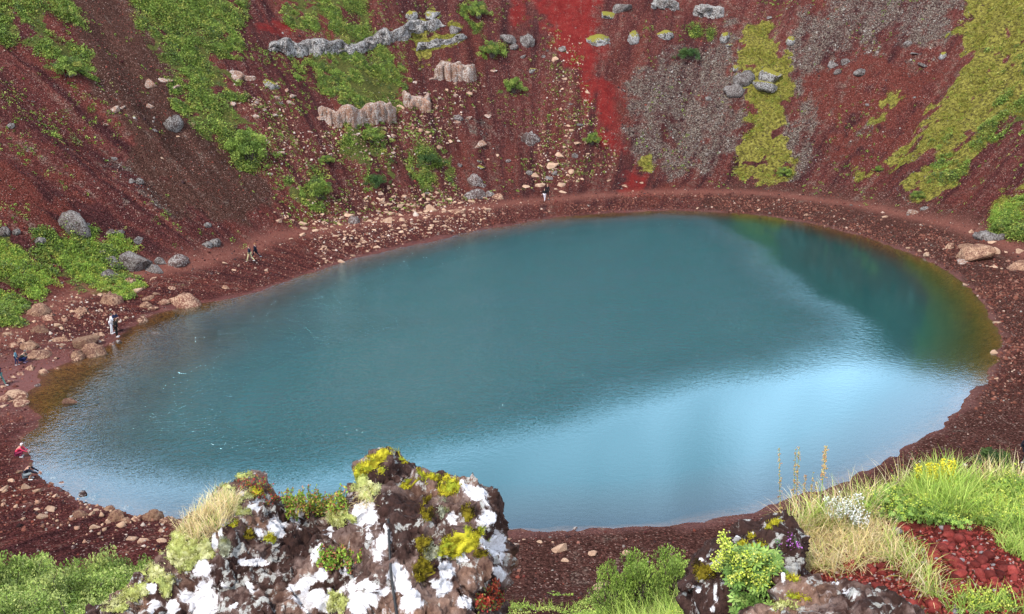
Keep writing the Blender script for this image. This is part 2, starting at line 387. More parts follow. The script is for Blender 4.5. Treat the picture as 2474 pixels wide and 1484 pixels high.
def nm_ground():
    t = NT('crater_ground'); P = t.pos()
    a = t.n('ShaderNodeAttribute', attribute_name='zone_a'); sa = t.sep(a.outputs['Color'])
    b = t.n('ShaderNodeAttribute', attribute_name='zone_b'); sb = t.sep(b.outputs['Color'])
    veg, moss, grey, brown = sa[0], sa[1], sa[2], a.outputs['Alpha']
    red, pale, wet, under = sb[0], sb[1], sb[2], b.outputs['Alpha']
    flow = t.attr('flow', 'Vector'); dark = t.attr('dark')
    st = t.noise(t.vmul(flow, (0.75, 0.045, 0.03)), 1.0, 5, 0.6)
    st2 = t.noise(t.vmul(flow, (0.28, 0.03, 0.03)), 1.0, 4, 0.6)
    n_big = t.noise(P, 0.16, 5, 0.6); n_mid = t.noise(P, 0.9, 5, 0.65); n_fine = t.noise(P, 5.0, 4, 0.7)
    cell = t.voro(P, 8.5, 'Color'); cellv = t.sep(cell)[0]; cd = t.voro(P, 8.5, 'Distance')
    cell2 = t.voro(P, 13.0, 'Color'); cell2v = t.sep(cell2)[1]
    # cinder colours
    base = t.ramp(t.math('ADD', t.math('MULTIPLY', st, 0.8), t.math('MULTIPLY', n_mid, 0.2)),
                  [(0.32, (0.030, 0.013, 0.014)), (0.43, (0.054, 0.020, 0.020)), (0.54, (0.092, 0.029, 0.025)), (0.66, (0.140, 0.044, 0.033))])
    base = t.mix(t.rng(st2, 0.5, 0.68), base, (0.116, 0.034, 0.026))
    base = t.mix(t.rng(t.math('ADD', pale, t.math('MULTIPLY', t.math('SUBTRACT', st, 0.5), 1.4)), 0.35, 0.9), base, (0.108, 0.031, 0.024))
    base = t.mix(t.rng(t.math('ADD', brown, t.math('MULTIPLY', t.math('SUBTRACT', n_mid, 0.5), 0.7)), 0.2, 0.8), base,
                 t.ramp(st, [(0.3, (0.046, 0.024, 0.019)), (0.7, (0.092, 0.042, 0.031))]))
    base = t.mix(t.rng(t.math('ADD', red, t.math('MULTIPLY', t.math('SUBTRACT', st, 0.5), 1.6)), 0.15, 0.95), base,
                 t.ramp(n_mid, [(0.3, (0.112, 0.013, 0.013)), (0.7, (0.185, 0.024, 0.020))]))
    base = t.mix(t.math('MULTIPLY', t.rng(t.math('ADD', dark, t.math('MULTIPLY', t.math('SUBTRACT', n_mid, 0.5), 0.8)), 0.2, 0.8), 0.8), base, t.ramp(n_fine, [(0.3, (0.042, 0.020, 0.016)), (0.7, (0.105, 0.048, 0.037))]))
    # cobble-sized cinders: each cell a little lighter or darker, crevice shade painted between them
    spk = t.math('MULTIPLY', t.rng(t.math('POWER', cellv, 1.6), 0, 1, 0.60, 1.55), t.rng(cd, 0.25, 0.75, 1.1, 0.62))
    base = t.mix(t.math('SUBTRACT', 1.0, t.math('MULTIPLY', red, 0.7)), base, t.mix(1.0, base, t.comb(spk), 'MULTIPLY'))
    gm = t.rng(t.math('ADD', grey, t.math('ADD', t.math('MULTIPLY', t.math('SUBTRACT', n_mid, 0.5), 2.0), t.math('MULTIPLY', t.math('SUBTRACT', st, 0.5), 2.2))), 0.15, 0.85)
    gcol = t.ramp(cellv, [(0.0, (0.026, 0.018, 0.016)), (0.45, (0.060, 0.040, 0.034)), (0.70, (0.115, 0.092, 0.072)), (0.95, (0.215, 0.19, 0.155))])
    base = t.mix(t.math('MULTIPLY', gm, 0.92), base, gcol)
    peb = t.math('MULTIPLY', t.rng(cell2v, 0.962, 0.975), t.rng(n_big, 0.4, 0.65, 0.25, 1.0))
    base = t.mix(t.math('MULTIPLY', peb, t.math('SUBTRACT', 0.8, t.math('MULTIPLY', red, 0.5))), base, (0.42, 0.29, 0.24))
    # wet mud near the water and the paler foot-worn beach
    base = t.mix(t.math('MULTIPLY', wet, 0.75), base, (0.175, 0.062, 0.052))
    # green skin under the plants, darkened to paint in the shade beneath them
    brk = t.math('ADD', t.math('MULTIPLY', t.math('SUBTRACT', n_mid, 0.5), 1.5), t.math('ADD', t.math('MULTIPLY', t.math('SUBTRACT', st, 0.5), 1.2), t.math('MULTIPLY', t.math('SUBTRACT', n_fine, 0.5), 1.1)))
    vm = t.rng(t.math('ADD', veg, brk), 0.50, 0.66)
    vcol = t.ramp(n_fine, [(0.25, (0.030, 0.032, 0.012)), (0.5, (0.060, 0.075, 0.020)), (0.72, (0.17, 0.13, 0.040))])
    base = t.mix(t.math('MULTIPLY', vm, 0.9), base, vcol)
    mm = t.rng(t.math('ADD', moss, brk), 0.46, 0.58)
    mcol = t.ramp(t.noise(P, 2.6, 5, 0.7), [(0.36, (0.030, 0.020, 0.014)), (0.46, (0.10, 0.085, 0.022)), (0.58, (0.20, 0.175, 0.036)), (0.72, (0.29, 0.26, 0.085))])
    base = t.mix(mm, base, mcol)
    # lake bed: ochre silt, darker stones
    bed = t.ramp(t.math('ADD', t.math('MULTIPLY', n_mid, 0.6), t.math('MULTIPLY', cellv, 0.4)), [(0.30, (0.045, 0.019, 0.006)), (0.5, (0.15, 0.064, 0.014)), (0.75, (0.25, 0.12, 0.034))])
    base = t.mix(under, base, bed)
    h = t.math('ADD', t.math('MULTIPLY', cd, -0.30), t.math('ADD', t.math('MULTIPLY', n_fine, 0.30), t.math('MULTIPLY', n_mid, 0.35)))
    path = t.attr('path'); base = t.mix(t.math('MULTIPLY', path, 0.75), base, t.ramp(n_fine, [(0.3, (0.140, 0.052, 0.039)), (0.7, (0.190, 0.076, 0.058))]))
    h = t.math('MULTIPLY', h, t.math('SUBTRACT', 1.0, t.math('MULTIPLY', t.math('MAXIMUM', wet, path), 0.75)))
    bp = t.bump(h, 0.9, 0.28)
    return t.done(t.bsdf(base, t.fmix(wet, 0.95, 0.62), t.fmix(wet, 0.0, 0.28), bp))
def _comb(s, v):
    nd = s.n('ShaderNodeCombineColor'); [s.put(nd.inputs[k], v) for k in range(3)]; return nd.outputs[0]
NT.comb = _comb
M_GROUND = nm_ground()

za = np.stack([Z_VEG, Z_MOSS, Z_GREY, Z_BROWN], -1).reshape(-1, 4)
zb = np.stack([Z_RED, Z_PALE, Z_WET, sstep(0.02, -0.1, GZ)], -1).reshape(-1, 4)
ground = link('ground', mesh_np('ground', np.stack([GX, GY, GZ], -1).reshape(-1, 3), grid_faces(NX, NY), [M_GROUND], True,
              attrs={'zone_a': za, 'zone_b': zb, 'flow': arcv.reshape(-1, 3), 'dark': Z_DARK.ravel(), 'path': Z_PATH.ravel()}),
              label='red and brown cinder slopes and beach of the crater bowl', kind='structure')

# ------------------------------------------------------------------ the lake
RIPPLE_PX = [(430,810),(600,745),(860,640),(1200,560),(1480,530),(1700,535),(1720,560),(1800,610),(1820,660),(1900,720),(1960,770),(1970,800),(1930,835),(1800,850),(1560,900),(1400,960),
 (1250,1000),(900,1060),(700,1120),(520,1120),(430,1080),(330,1070),(300,1020),(350,930)]
def nm_water():
    t = NT('lake_water'); P = t.pos()
    dep = t.attr('depth'); wind = t.attr('wind')
    body = t.math('SUBTRACT', 1.0, t.math('POWER', 2.718, t.math('MULTIPLY', dep, -0.55)))
    P2 = t.vmul(P, (0.8, 1.0, 1.0))
    w1 = t.noise(P2, 2.5, 3, 0.65); w2 = t.noise(P2, 7.0, 2, 0.6); w3 = t.noise(P2, 0.5, 2, 0.5)
    h = t.math('ADD', t.math('MULTIPLY', w1, 0.62), t.math('ADD', t.math('MULTIPLY', w2, 0.22), t.math('MULTIPLY', w3, 0.3)))
    gust = t.math('MULTIPLY', wind, t.rng(t.noise(P, 0.22, 3, 0.5), 0.25, 0.75, 0.65, 1.25))
    nb = t.bump(h, 1.0, t.math('ADD', t.math('MULTIPLY', gust, 0.70), 0.006))
    gl = t.n('ShaderNodeBsdfGlossy'); gl.inputs['Roughness'].default_value = 0.06; gl.inputs['Color'].default_value = (0.58, 0.85, 1, 1); t.put(gl.inputs['Normal'], nb)
    dt = t.n('ShaderNodeVectorMath', operation='DOT_PRODUCT'); t.put(dt.inputs[0], nb); t.put(dt.inputs[1], t.n('ShaderNodeNewGeometry').outputs['Incoming'])
    # reflectance by angle, the same from above and below the surface so that daylight reaches the bed
    fres = t.math('ADD', 0.10, t.math('MULTIPLY', 0.90, t.math('POWER', t.math('SUBTRACT', 1.0, t.math('ABSOLUTE', dt.outputs['Value']), clamp=True), 4.2)))
    tr = t.n('ShaderNodeBsdfTransparent'); t.put(tr.inputs['Color'], t.mix(t.rng(dep, 0.0, 3.0), (0.93, 0.86, 0.74), (0.32, 0.42, 0.25)))
    df = t.n('ShaderNodeBsdfDiffuse'); t.put(df.inputs['Color'], t.mix(t.rng(dep, 0.3, 3.2), (0.030, 0.034, 0.012), (0.0005, 0.060, 0.056)))
    m1 = t.n('ShaderNodeMixShader'); t.put(m1.inputs[0], body); t.t.links.new(tr.outputs[0], m1.inputs[1]); t.t.links.new(df.outputs[0], m1.inputs[2])
    m2 = t.n('ShaderNodeMixShader'); t.put(m2.inputs[0], fres); t.t.links.new(m1.outputs[0], m2.inputs[1]); t.t.links.new(gl.outputs[0], m2.inputs[2])
    return t.done(m2.outputs[0])
M_WATER = nm_water()
_i = (AX >= -60) & (AX <= 62); _j = (AY >= 35) & (AY <= 140)
wx, wy = np.meshgrid(AX[_i][::2], AY[_j][::2]); wd = GZ[np.ix_(_j, _i)][::2, ::2]; wdist = GD[np.ix_(_j, _i)][::2, ::2]
ru, rv, _ = project(np.stack([wx, wy, 0 * wx], -1))
ru2 = ru + 30 * fbm(xyz(wx / 6, wy / 6), 3, 101); rv2 = rv + 22 * fbm(xyz(wx / 6, wy / 6, 4), 3, 102)
wind = blur(in_poly(ru2, rv2, RIPPLE_PX).astype(float), 24)
ff = grid_faces(wx.shape[1], wx.shape[0]); keep = (wdist.ravel()[ff] < 2.0).any(1); ff = ff[keep]
used = np.unique(ff); remap = -np.ones(wx.size, int); remap[used] = np.arange(len(used))
water = link('lake_water', mesh_np('lake_water', np.stack([wx, wy, 0 * wx], -1).reshape(-1, 3)[used], remap[ff], [M_WATER], True,
             attrs={'depth': np.maximum(-wd, 0).ravel()[used], 'wind': wind.ravel()[used]}),
             label='teal crater lake with calm sky reflection and rippled patch', kind='structure')
# ------------------------------------------------------------------ materials of stones and plants
def rock_mat(name, c1, c2, c3, lichen=None, lamt=0.0, moss=0.0, mcol=(0.30, 0.27, 0.05), scale=2.0, bump=0.06, vary=(.72, 1.18), dirt=(0.10, 0.035, 0.025)):
    t = NT(name); P = t.pos(); N = t.n('ShaderNodeNewGeometry').outputs['Normal']
    rnd = t.n('ShaderNodeObjectInfo').outputs['Random']
    n1 = t.noise(P, scale, 5, 0.65); n2 = t.noise(P, scale * 5, 4, 0.7); n3 = t.noise(P, scale * 0.4, 3, 0.5)
    col = t.ramp(t.math('ADD', t.math('MULTIPLY', n1, 0.7), t.math('MULTIPLY', n2, 0.3)), [(0.3, c1), (0.5, c2), (0.7, c3)])
    col = t.mix(1.0, col, t.comb(t.rng(rnd, 0, 1, vary[0], vary[1])), 'MULTIPLY')
    if lichen:
        lm = t.rng(t.math('ADD', t.noise(P, scale * 3.2, 5, 0.75), t.math('MULTIPLY', n3, 0.3)), 0.70 - lamt, 0.76 - lamt)
        col = t.mix(lm, col, lichen)
    nz = t.n('ShaderNodeSeparateXYZ'); t.put(nz.inputs[0], N)
    # cinder dust caught on ledges and crevices
    col = t.mix(t.math('MULTIPLY', t.rng(n2, 0.56, 0.72), 0.55), col, dirt)
    if moss:
        mm = t.rng(t.math('ADD', t.math('MULTIPLY', nz.outputs[2], 0.6), t.math('ADD', t.noise(P, scale * 1.4, 4, 0.6), moss)), 1.02, 1.12)
        col = t.mix(mm, col, t.mix(n2, (mcol[0] * .5, mcol[1] * .5, mcol[2] * .5), mcol))
    return t.done(t.bsdf(col, 0.92, 0.15, t.bump(t.math('ADD', n1, t.math('MULTIPLY', n2, 0.5)), 0.8, bump)))
M_TAN = rock_mat('tan_lava_block', (0.22, 0.115, 0.075), (0.43, 0.275, 0.185), (0.56, 0.40, 0.29), bump=.12)
M_ORANGE = rock_mat('orange_lava_block', (0.10, 0.042, 0.03), (0.25, 0.13, 0.085), (0.38, 0.235, 0.165), (0.40, 0.35, 0.31), 0.05, bump=.16)
M_LEDGE = rock_mat('lichen_white_ledge', (0.026, 0.017, 0.015), (0.070, 0.052, 0.046), (0.14, 0.118, 0.108), (0.36, 0.34, 0.32), 0.07, scale=2.2, bump=.2)
M_GREY = rock_mat('grey_lichen_lava', (0.026, 0.018, 0.016), (0.066, 0.048, 0.043), (0.12, 0.095, 0.085), (0.24, 0.22, 0.205), 0.06, 0.0, scale=2.6, bump=.14)
M_MOSSY = rock_mat('mossy_grey_lava', (0.022, 0.016, 0.015), (0.06, 0.047, 0.042), (0.12, 0.10, 0.09), (0.34, 0.325, 0.31), 0.07, 0.24, (0.24, 0.21, 0.035), scale=2.2, bump=.14)
M_BROWN = rock_mat('brown_cinder_block', (0.07, 0.028, 0.020), (0.15, 0.062, 0.045), (0.26, 0.13, 0.09), (0.42, 0.27, 0.18), 0.06)
M_WORN = rock_mat('worn_tan_lava', (0.10, 0.045, 0.030), (0.30, 0.175, 0.11), (0.52, 0.36, 0.24), (0.13, 0.06, 0.045), 0.06, scale=2.4, bump=.12)
M_DARK = rock_mat('dark_lava_block', (0.032, 0.019, 0.017), (0.075, 0.045, 0.040), (0.15, 0.11, 0.10), (0.32, 0.29, 0.27), 0.03)
M_REDST = rock_mat('red_scoria', (0.075, 0.012, 0.010), (0.17, 0.026, 0.021), (0.28, 0.062, 0.048), scale=30, bump=0.006, vary=(.35, 1.35), dirt=(.05, .012, .01))

def vcol_mat(name, rough=0.9, transl=0.0, spec=0.1):
    t = NT(name); c = t.attr('Col', 'Color')
    sh = t.bsdf(c, rough, spec)
    if transl:
        tr = t.n('ShaderNodeBsdfTranslucent'); t.put(tr.inputs['Color'], c)
        mx = t.n('ShaderNodeMixShader'); mx.inputs[0].default_value = transl
        t.t.links.new(sh, mx.inputs[1]); t.t.links.new(tr.outputs[0], mx.inputs[2]); sh = mx.outputs[0]
    return t.done(sh)
M_LEAF = vcol_mat('leaf', 0.6, 0.30, 0.25)
M_STONES = vcol_mat('loose_stone', 0.95, 0.0, 0.05)
M_MOSSV = vcol_mat('moss_clump', 0.95, 0.0, 0.0)
M_BARK = rock_mat('bark', (0.05, 0.035, 0.028), (0.11, 0.085, 0.07), (0.2, 0.17, 0.15), scale=12, bump=0.01, dirt=(0.06, 0.045, 0.035))

# ------------------------------------------------------------------ stone prototypes
def hull_rock(seed, flat=1.0, npts=13, chips=0.0):
    import bmesh
    r = np.random.default_rng(seed); bm = bmesh.new()
    p = r.normal(size=(npts, 3)); p /= np.linalg.norm(p, axis=1, keepdims=True)
    p = np.sign(p) * np.abs(p) ** 0.72 * (0.75 + 0.3 * r.random((npts, 1))) * np.array([1.0, 0.8, 0.62 * flat])
    for q in p: bm.verts.new(q)
    res = bmesh.ops.convex_hull(bm, input=bm.verts)
    bmesh.ops.delete(bm, geom=[g for g in res['geom_interior'] if isinstance(g, bmesh.types.BMVert)], context='VERTS')
    bmesh.ops.bevel(bm, geom=list(bm.edges), offset=0.055, segments=1, affect='EDGES', clamp_overlap=True)
    me = bpy.data.meshes.new('angular_rock'); bm.to_mesh(me); bm.free()
    return me
def lump_rock(seed, sub=3, amp=0.36, squash=(1, .85, .75), strata=0.0):
    V, Fc = ICO[sub]; V = V.copy()
    n = fbm(V * 1.15 + seed * 7.7, 4, seed); rid = 1 - np.abs(fbm(V * 2.4 + seed * 3.1, 3, seed + 50))
    V *= (1 + amp * n + 0.22 * (rid - 0.7))[:, None]
    V *= (1 + .10 * (1 - 2 * np.abs(fbm(V * 5.0 + seed, 2, seed + 77))))[:, None]; q = np.round(V * 2.6) / 2.6; V = V * 0.6 + q * 0.4
    if strata: V[:, :2] *= (1 + strata * np.sin(V[:, 2] * 15 + 3 * n))[:, None]
    return mesh_np('lava_lump', V * np.array(squash), Fc, [], False)
def with_mat(me, m):
    c = me.copy(); c.materials.clear(); c.materials.append(m); return c
HULLS = [hull_rock(s, f, k) for s, f, k in ((1, 1, 12), (2, .7, 13), (3, 1.1, 11), (4, .6, 14), (5, .9, 16), (6, 1.2, 12), (7, .45, 13), (8, .8, 10))]
LUMPS = [lump_rock(s, 3, a, q, st) for s, a, q, st in ((1, .36, (1, .85, .75), 0), (2, .42, (1, .8, .9), .03), (3, .32, (1, .9, .62), .04), (4, .4, (1, .75, .8), 0), (5, .45, (1, .9, 1.0), .03))]
PROTO = {}
for code, m, src in (('t', M_TAN, HULLS), ('o', M_ORANGE, HULLS), ('g', M_GREY, LUMPS[1::2] + HULLS[:5]), ('m', M_MOSSY, LUMPS[1::2] + HULLS[:3]), ('b', M_BROWN, HULLS[:4] + LUMPS[:3]), ('d', M_DARK, LUMPS), ('B', M_WORN, HULLS[:4] + LUMPS)):
    PROTO[code] = [with_mat(q, m) for q in src]
KINDNAME = {'t': 'pale tan angular block', 'o': 'orange brown block', 'g': 'grey lichen crusted boulder', 'm': 'moss capped grey boulder', 'b': 'dull brown cinder block', 'd': 'dark rough lava block', 'B': 'worn tan boulder'}

# positions surveyed in the photograph: crop origin x, y, scale, then x, y, width, kind
S4, S3 = 600 / 2474, 840 / 2474
ROCKS = [
 ('in the shore rubble below the scrub', 640, 420, S4, '180,492,70t 228,440,55t 120,400,35t 405,500,95t 415,540,105t 300,478,45t 510,518,42t 575,485,45t 618,498,40t 525,580,75t 595,560,50t 643,562,48t 708,548,45t 775,517,50t 410,632,65t 295,668,40t 257,617,40t 870,420,85t 805,455,50t 975,412,45t 915,485,90d 845,588,60t 915,588,45t 738,640,42t 770,635,36t 895,635,35t 945,658,50t 1095,655,48t 855,728,45t 958,745,45t 1150,748,75t 620,745,62t 592,775,30t 620,808,32t 605,840,25t 650,895,35t 697,905,42b 798,893,75t 920,835,55t 1055,790,45t 1005,695,40t 1160,695,38t 1255,648,32t 1300,692,32t 1318,630,28t 1310,575,45t 1390,590,75t 1480,605,48t 1440,578,32t 1505,660,75t 1650,640,42t 1680,605,48t 1780,598,36t 1260,490,100t 1355,390,70t 1395,425,60t 1415,475,65t 1435,533,60t 1250,400,50t 1300,410,60t 1190,430,60t 1170,390,50t 1085,480,60t 1150,465,55t 1130,500,50t 1065,495,35t 1530,385,50t 1590,400,60t 1640,410,55t 1680,440,45t 1500,440,60t 1550,545,70t 1510,510,50t 1590,480,50t 1700,360,120t 1790,425,70t 1830,390,75t 1895,380,75t 1965,385,80b 2035,382,60t 2090,375,35t 2120,400,50b 1780,318,55t 1720,298,55t 1670,270,50t 1725,240,45t 1940,295,50t 2000,302,60t 2105,290,80t 2240,252,65t 2370,240,95b 2265,430,105t 2285,375,70t 2025,430,50t 2010,465,40t 1970,540,45t 1835,530,70t 1755,490,60t 1720,530,55t 1690,555,60t 1810,490,40t 1890,578,45t 1900,490,30t 2130,460,25t 2215,517,32t 2275,525,32t 2020,560,45t 2150,220,150d 2130,70,120d 2215,135,50d 2280,215,90d 1620,220,60t 1660,200,70g 1430,235,50t 1210,280,65t 1180,200,80t 1120,312,45t 1030,270,25t 1265,310,40t 1385,330,80t 1300,315,45t 1465,325,45t 1525,335,55t 1550,312,45t 1655,300,60t 2020,245,70t 2080,230,55t 1890,270,50t 1760,205,45t 370,155,50t'),
 ('in the scatter below the red chute', 830, 0, S3, '1340,1325,92t 1405,1250,55t 1435,1315,80t 1520,1170,85t 1612,1320,75t 1655,1215,70t 1630,1250,45t 1598,1370,55t 1550,1355,35t 1500,1275,65g 1360,1235,40g 1130,1105,40t 1075,1135,35t 1155,1180,40t 1005,1020,75o 1075,795,90o 925,655,50t 720,690,35o 1615,555,55t 1930,1290,40t 1705,1300,30t 1740,1285,30t 1690,1265,40t 1785,650,45t 1770,720,35t 1660,735,35g 1595,635,30t 1690,860,30t 1730,890,50g 1640,895,35t 1660,935,35t 1630,970,35t 1785,1005,45t 1710,1020,50t 1615,1050,30t 1580,1110,55t 1785,1095,40t 1900,1020,45t 2008,1310,35g 2045,1335,35b 2165,1310,35t 1695,1090,80g 1360,990,90d 960,1290,80d 1010,1190,60m 1000,1150,40m 1210,1150,30d 860,1180,40g 1540,1230,60g 790,1010,35t 715,1050,45t 630,945,35t 430,915,35t 380,970,50o 925,840,45o 845,870,35o 850,835,50d'),
 ('high on the red scree', 830, 0, S3, '1945,90,110m 1855,270,110m 1595,335,75g 2110,265,75m 2335,235,75m 2025,35,110g 1930,305,35g 510,105,70m 660,90,110m 825,200,95g 1100,500,60o 1475,390,45g 1500,360,35g 1540,420,50t 1385,495,50m 1215,270,80g 1340,290,90g 1245,330,45g 1315,400,45g 830,680,40o 540,580,45o 660,560,45o 835,600,40o'),
 ('on the grassy bank by the muddy beach', 0, 500, S3, '525,120,170g 615,140,70g 1010,240,85g 810,375,130g 970,390,200g 800,470,160g 1120,440,140g 1160,390,90g 735,340,40g 1270,385,95d 1235,580,80b 1490,282,65g 1542,275,55g 1490,145,38g 850,195,50g 790,190,60g 30,185,60g 115,190,40g 285,250,60g'),
 ('on the muddy beach', 0, 500, S3, '1620,415,35t 1680,460,40t 1625,585,65B 1345,675,165b 1180,690,70b 1095,740,65b 1040,715,60B 790,670,125B 718,635,60t 860,580,55t 815,600,35t 1055,655,95B 1000,610,70t 1120,630,50B 520,690,50B 590,740,130B 555,795,60b 475,720,40b 270,745,130B 335,800,95b 280,890,90B 420,868,60t 775,745,50t 50,915,85B 425,955,120B 615,970,190B 700,925,85b 490,968,50b 455,1000,45t 200,1000,100B 275,1050,130B 140,960,90b 100,1000,80b 340,1025,60b 655,1045,130B 555,1080,80B 545,1105,45b 1020,825,55b 800,1000,45b 850,985,30d 740,970,30t 400,1095,50b 205,1165,75b 145,1205,70b 95,1230,45b 310,1195,50b 415,1170,55b 120,1345,160b 20,1390,70b 75,1405,50b 150,1415,110b 30,1440,60t 270,1295,35d 60,1255,50t 20,1300,50t 930,550,60b 1100,520,60b 1020,580,70b'),
 ('on the scrubby brown scree', 0, 0, S3, '1725,530,120o 1690,500,90o 1790,560,85o 1690,540,70o 1940,590,105m 1180,553,90o 1080,595,80o 1020,595,50o 1265,615,80o 840,785,80o 882,762,50o 1075,755,50o 1115,935,45g 1240,875,90g 1672,735,65o 1495,710,50o 1845,735,55o 2018,735,40g 1940,1005,50o 2125,1022,40o 1378,878,55o 1278,975,30t 765,890,45o 1168,1128,28t 1725,1150,25t 1945,1225,60o 2010,1080,60o 2050,1090,40o 2148,1350,45o 2335,1070,35o 2370,1040,30o 75,900,40g 820,1130,45g 940,1290,60g 1000,1300,50g 1720,740,30o 1900,780,45o 1980,820,50o 2100,680,70o 2060,640,55o 2090,720,60o 1840,830,45o 1990,690,50o'),
 ('by the path under the mossy bank', 1660, 500, S3, '2110,330,250B 2200,220,110g 2060,280,130B 2260,330,90t 2250,265,60t 2310,230,60g 2280,420,100t 2350,335,40t 2450,325,70t 2440,430,120B 1690,40,90o 1760,20,60g 1935,300,50b 2095,190,40t 2030,400,80o 1640,310,30t 1780,355,55t 1725,325,40t 1770,322,28t 2055,570,45t 2115,540,30t 2265,1050,75t 2285,835,50t 2275,1250,35t 1475,85,35t 1190,95,35t 910,70,25b 570,35,35t 130,25,25t 2320,455,30t 2360,400,30b 2430,70,30g'),
 ('on the lichen grey scree', 1660, 0, S3, '450,540,115g 390,645,90g 215,690,60g 320,270,60m 350,315,50m 620,600,200m 640,520,150m 1290,510,60g 1100,450,70g 1745,455,75g 1680,695,30g 1680,375,50g 790,290,50m 1130,515,45g 1190,440,45g 1630,310,40g 1890,400,45m 1350,750,35g 410,480,70m 640,110,50g'),
 ('on the mud bank below the birch thicket', 0, 1000, S3, '355,695,115t 575,745,75B 295,625,65t 400,620,40t 270,580,60t 185,550,70t 75,505,50t 40,560,65t 300,755,80t 165,775,55t 265,710,40t 25,675,60b 440,520,80b 365,530,40b 590,610,60d 660,615,60d 665,645,35d 785,705,75B 690,715,50t 835,765,90B 780,800,55t 910,705,55d 900,785,55B 1100,765,90B 990,780,60b 1205,790,85b 1160,860,50t 955,910,80t 1030,935,70t 1160,930,70t 680,835,65t 665,745,50t 710,625,30d 335,455,30d 382,495,25d 285,455,38b 140,430,80B 1305,800,40b 870,690,22d 1180,735,25d 610,565,25d'),
 ('on the dark bank below the ledge', 830, 1000, S3, '1215,920,55t 1590,995,125t 1815,1020,80t 1620,1080,50t 1885,1260,120t 1430,940,50t 1690,852,25d 1260,960,50o 1320,930,28t 2060,1030,60t 1530,950,24t'),
]
SPECIAL = {   # boulders that stand out, told apart by look and neighbours
 (970, 390): 'largest furrowed grey boulder in the cluster on the grassy bank', (525, 120): 'craggy pale grey boulder at the top of the bright green patch',
 (810, 375): 'rounded boulder touching the largest furrowed grey boulder', (800, 470): 'long low boulder at the foot of the furrowed boulder cluster', (1120, 440): 'sloping grey slab at the lakeward end of the furrowed boulder cluster',
 (1270, 385): 'single dark boulder between the furrowed cluster and the brown scree', (1490, 282): 'rounder of the paired grey boulders on the brown scree foot', (1542, 275): 'upright one of the paired grey boulders on the brown scree foot',
 (615, 970): 'largest pitted tan boulder at the water edge beside the standing group', (425, 955): 'squat tan boulder beside the largest pitted one', (655, 1045): 'flat tan slab dipping into the lake',
 (120, 1345): 'big crumbly brown boulder beside the shallow ochre water', (1345, 675): 'long brown boulder half buried at the shoreline', (790, 670): 'broad tan block under the grey willow tuft',
 (590, 740): 'flat split tan block on the beach path', (1340, 1325): 'big square pale block behind the far walking pair', (1520, 1170): 'humped pale boulder above the far walking pair',
 (1855, 270): 'tall moss topped boulder beside the red chute', (1945, 90): 'squat moss covered boulder high above the red chute', (2335, 235): 'small wedge boulder with a bright moss cap', (1595, 335): 'dark knobbly boulder within the red chute',
 (2110, 330): 'largest cracked pale boulder beside the right hand path', (620, 600): 'big boulder draped with moss, lower of the two', (640, 520): 'boulder draped with moss, upper of the two', (450, 540): 'round grey boulder left of the moss draped pair', (390, 645): 'smooth purplish boulder below the round grey one',
 (1940, 590): 'pointed grey boulder on the bare red strip', (1725, 530): 'broad layered orange outcrop block in the scrub', (1590, 995): 'long flat tan slab on the dark bank', (1885, 1260): 'tan slab half hidden in the grass', (2150, 220): 'longest dark lava block above the rubble', (1700, 360): 'largest pale slab in the shoreline rubble',
}
_sp = []
for place, ox, oy, sc, txt in ROCKS:
    items = []
    for tok in txt.split():
        a, b, c = tok.split(','); items.append((float(a), float(b), float(c[:-1]), c[-1]))
    A = np.array([i[:3] for i in items]); k = 1 / 1.0109
    u = (ox + A[:, 0] * sc) * k; v = (oy + (A[:, 1] + 0.22 * A[:, 2]) * sc) * k
    P, t = hit(u, v); SD = shore_dist(P[:, 0], P[:, 1]); WM = A[:, 2] * t
    for (x0, y0, w, code), p, dist, sd in zip(items, P, t, SD):
        peers = sorted(i[2] for i in items if i[3] == code); rank = peers.index(w) / max(1, len(peers) - 1)
        size = 'largest' if w == peers[-1] and peers.count(w) == 1 and len(peers) > 2 else 'smallest' if w == peers[0] and peers.count(w) == 1 and len(peers) > 2 else 'big' if rank > .66 else 'middling' if rank > .33 else 'small'
        where = ', at the waterline' if sd < 1.2 else ', near the water' if sd < 4.5 else ', mid beach' if sd < 9 else '' 
        wm = w * sc * k * dist / F * 0.5 * 1.38
        me = random.choice(PROTO[code])
        lab = SPECIAL.get((int(x0), int(y0)))
        o = link('boulder' if wm > 0.6 else 'rock', me, label=lab or ' '.join((f'{size} {KINDNAME[code]} {place}{where}').split()[:99]), cat='boulder' if wm > 0.6 else 'rock', group=None if lab else f'{KINDNAME[code]}s {place}')
        o.location = (p[0], p[1], p[2] + wm * random.uniform(-.22, .04))
        ar = random.uniform(0.8, 1.15)
        if w > 180: o.location.z += wm * .25
        o.scale = (wm * ar, wm * random.uniform(0.8, 1.2), wm * random.uniform(0.7, 1.25))
        o.rotation_euler = (random.uniform(-.35, .35), random.uniform(-.35, .35), random.uniform(-0.7, 0.7))

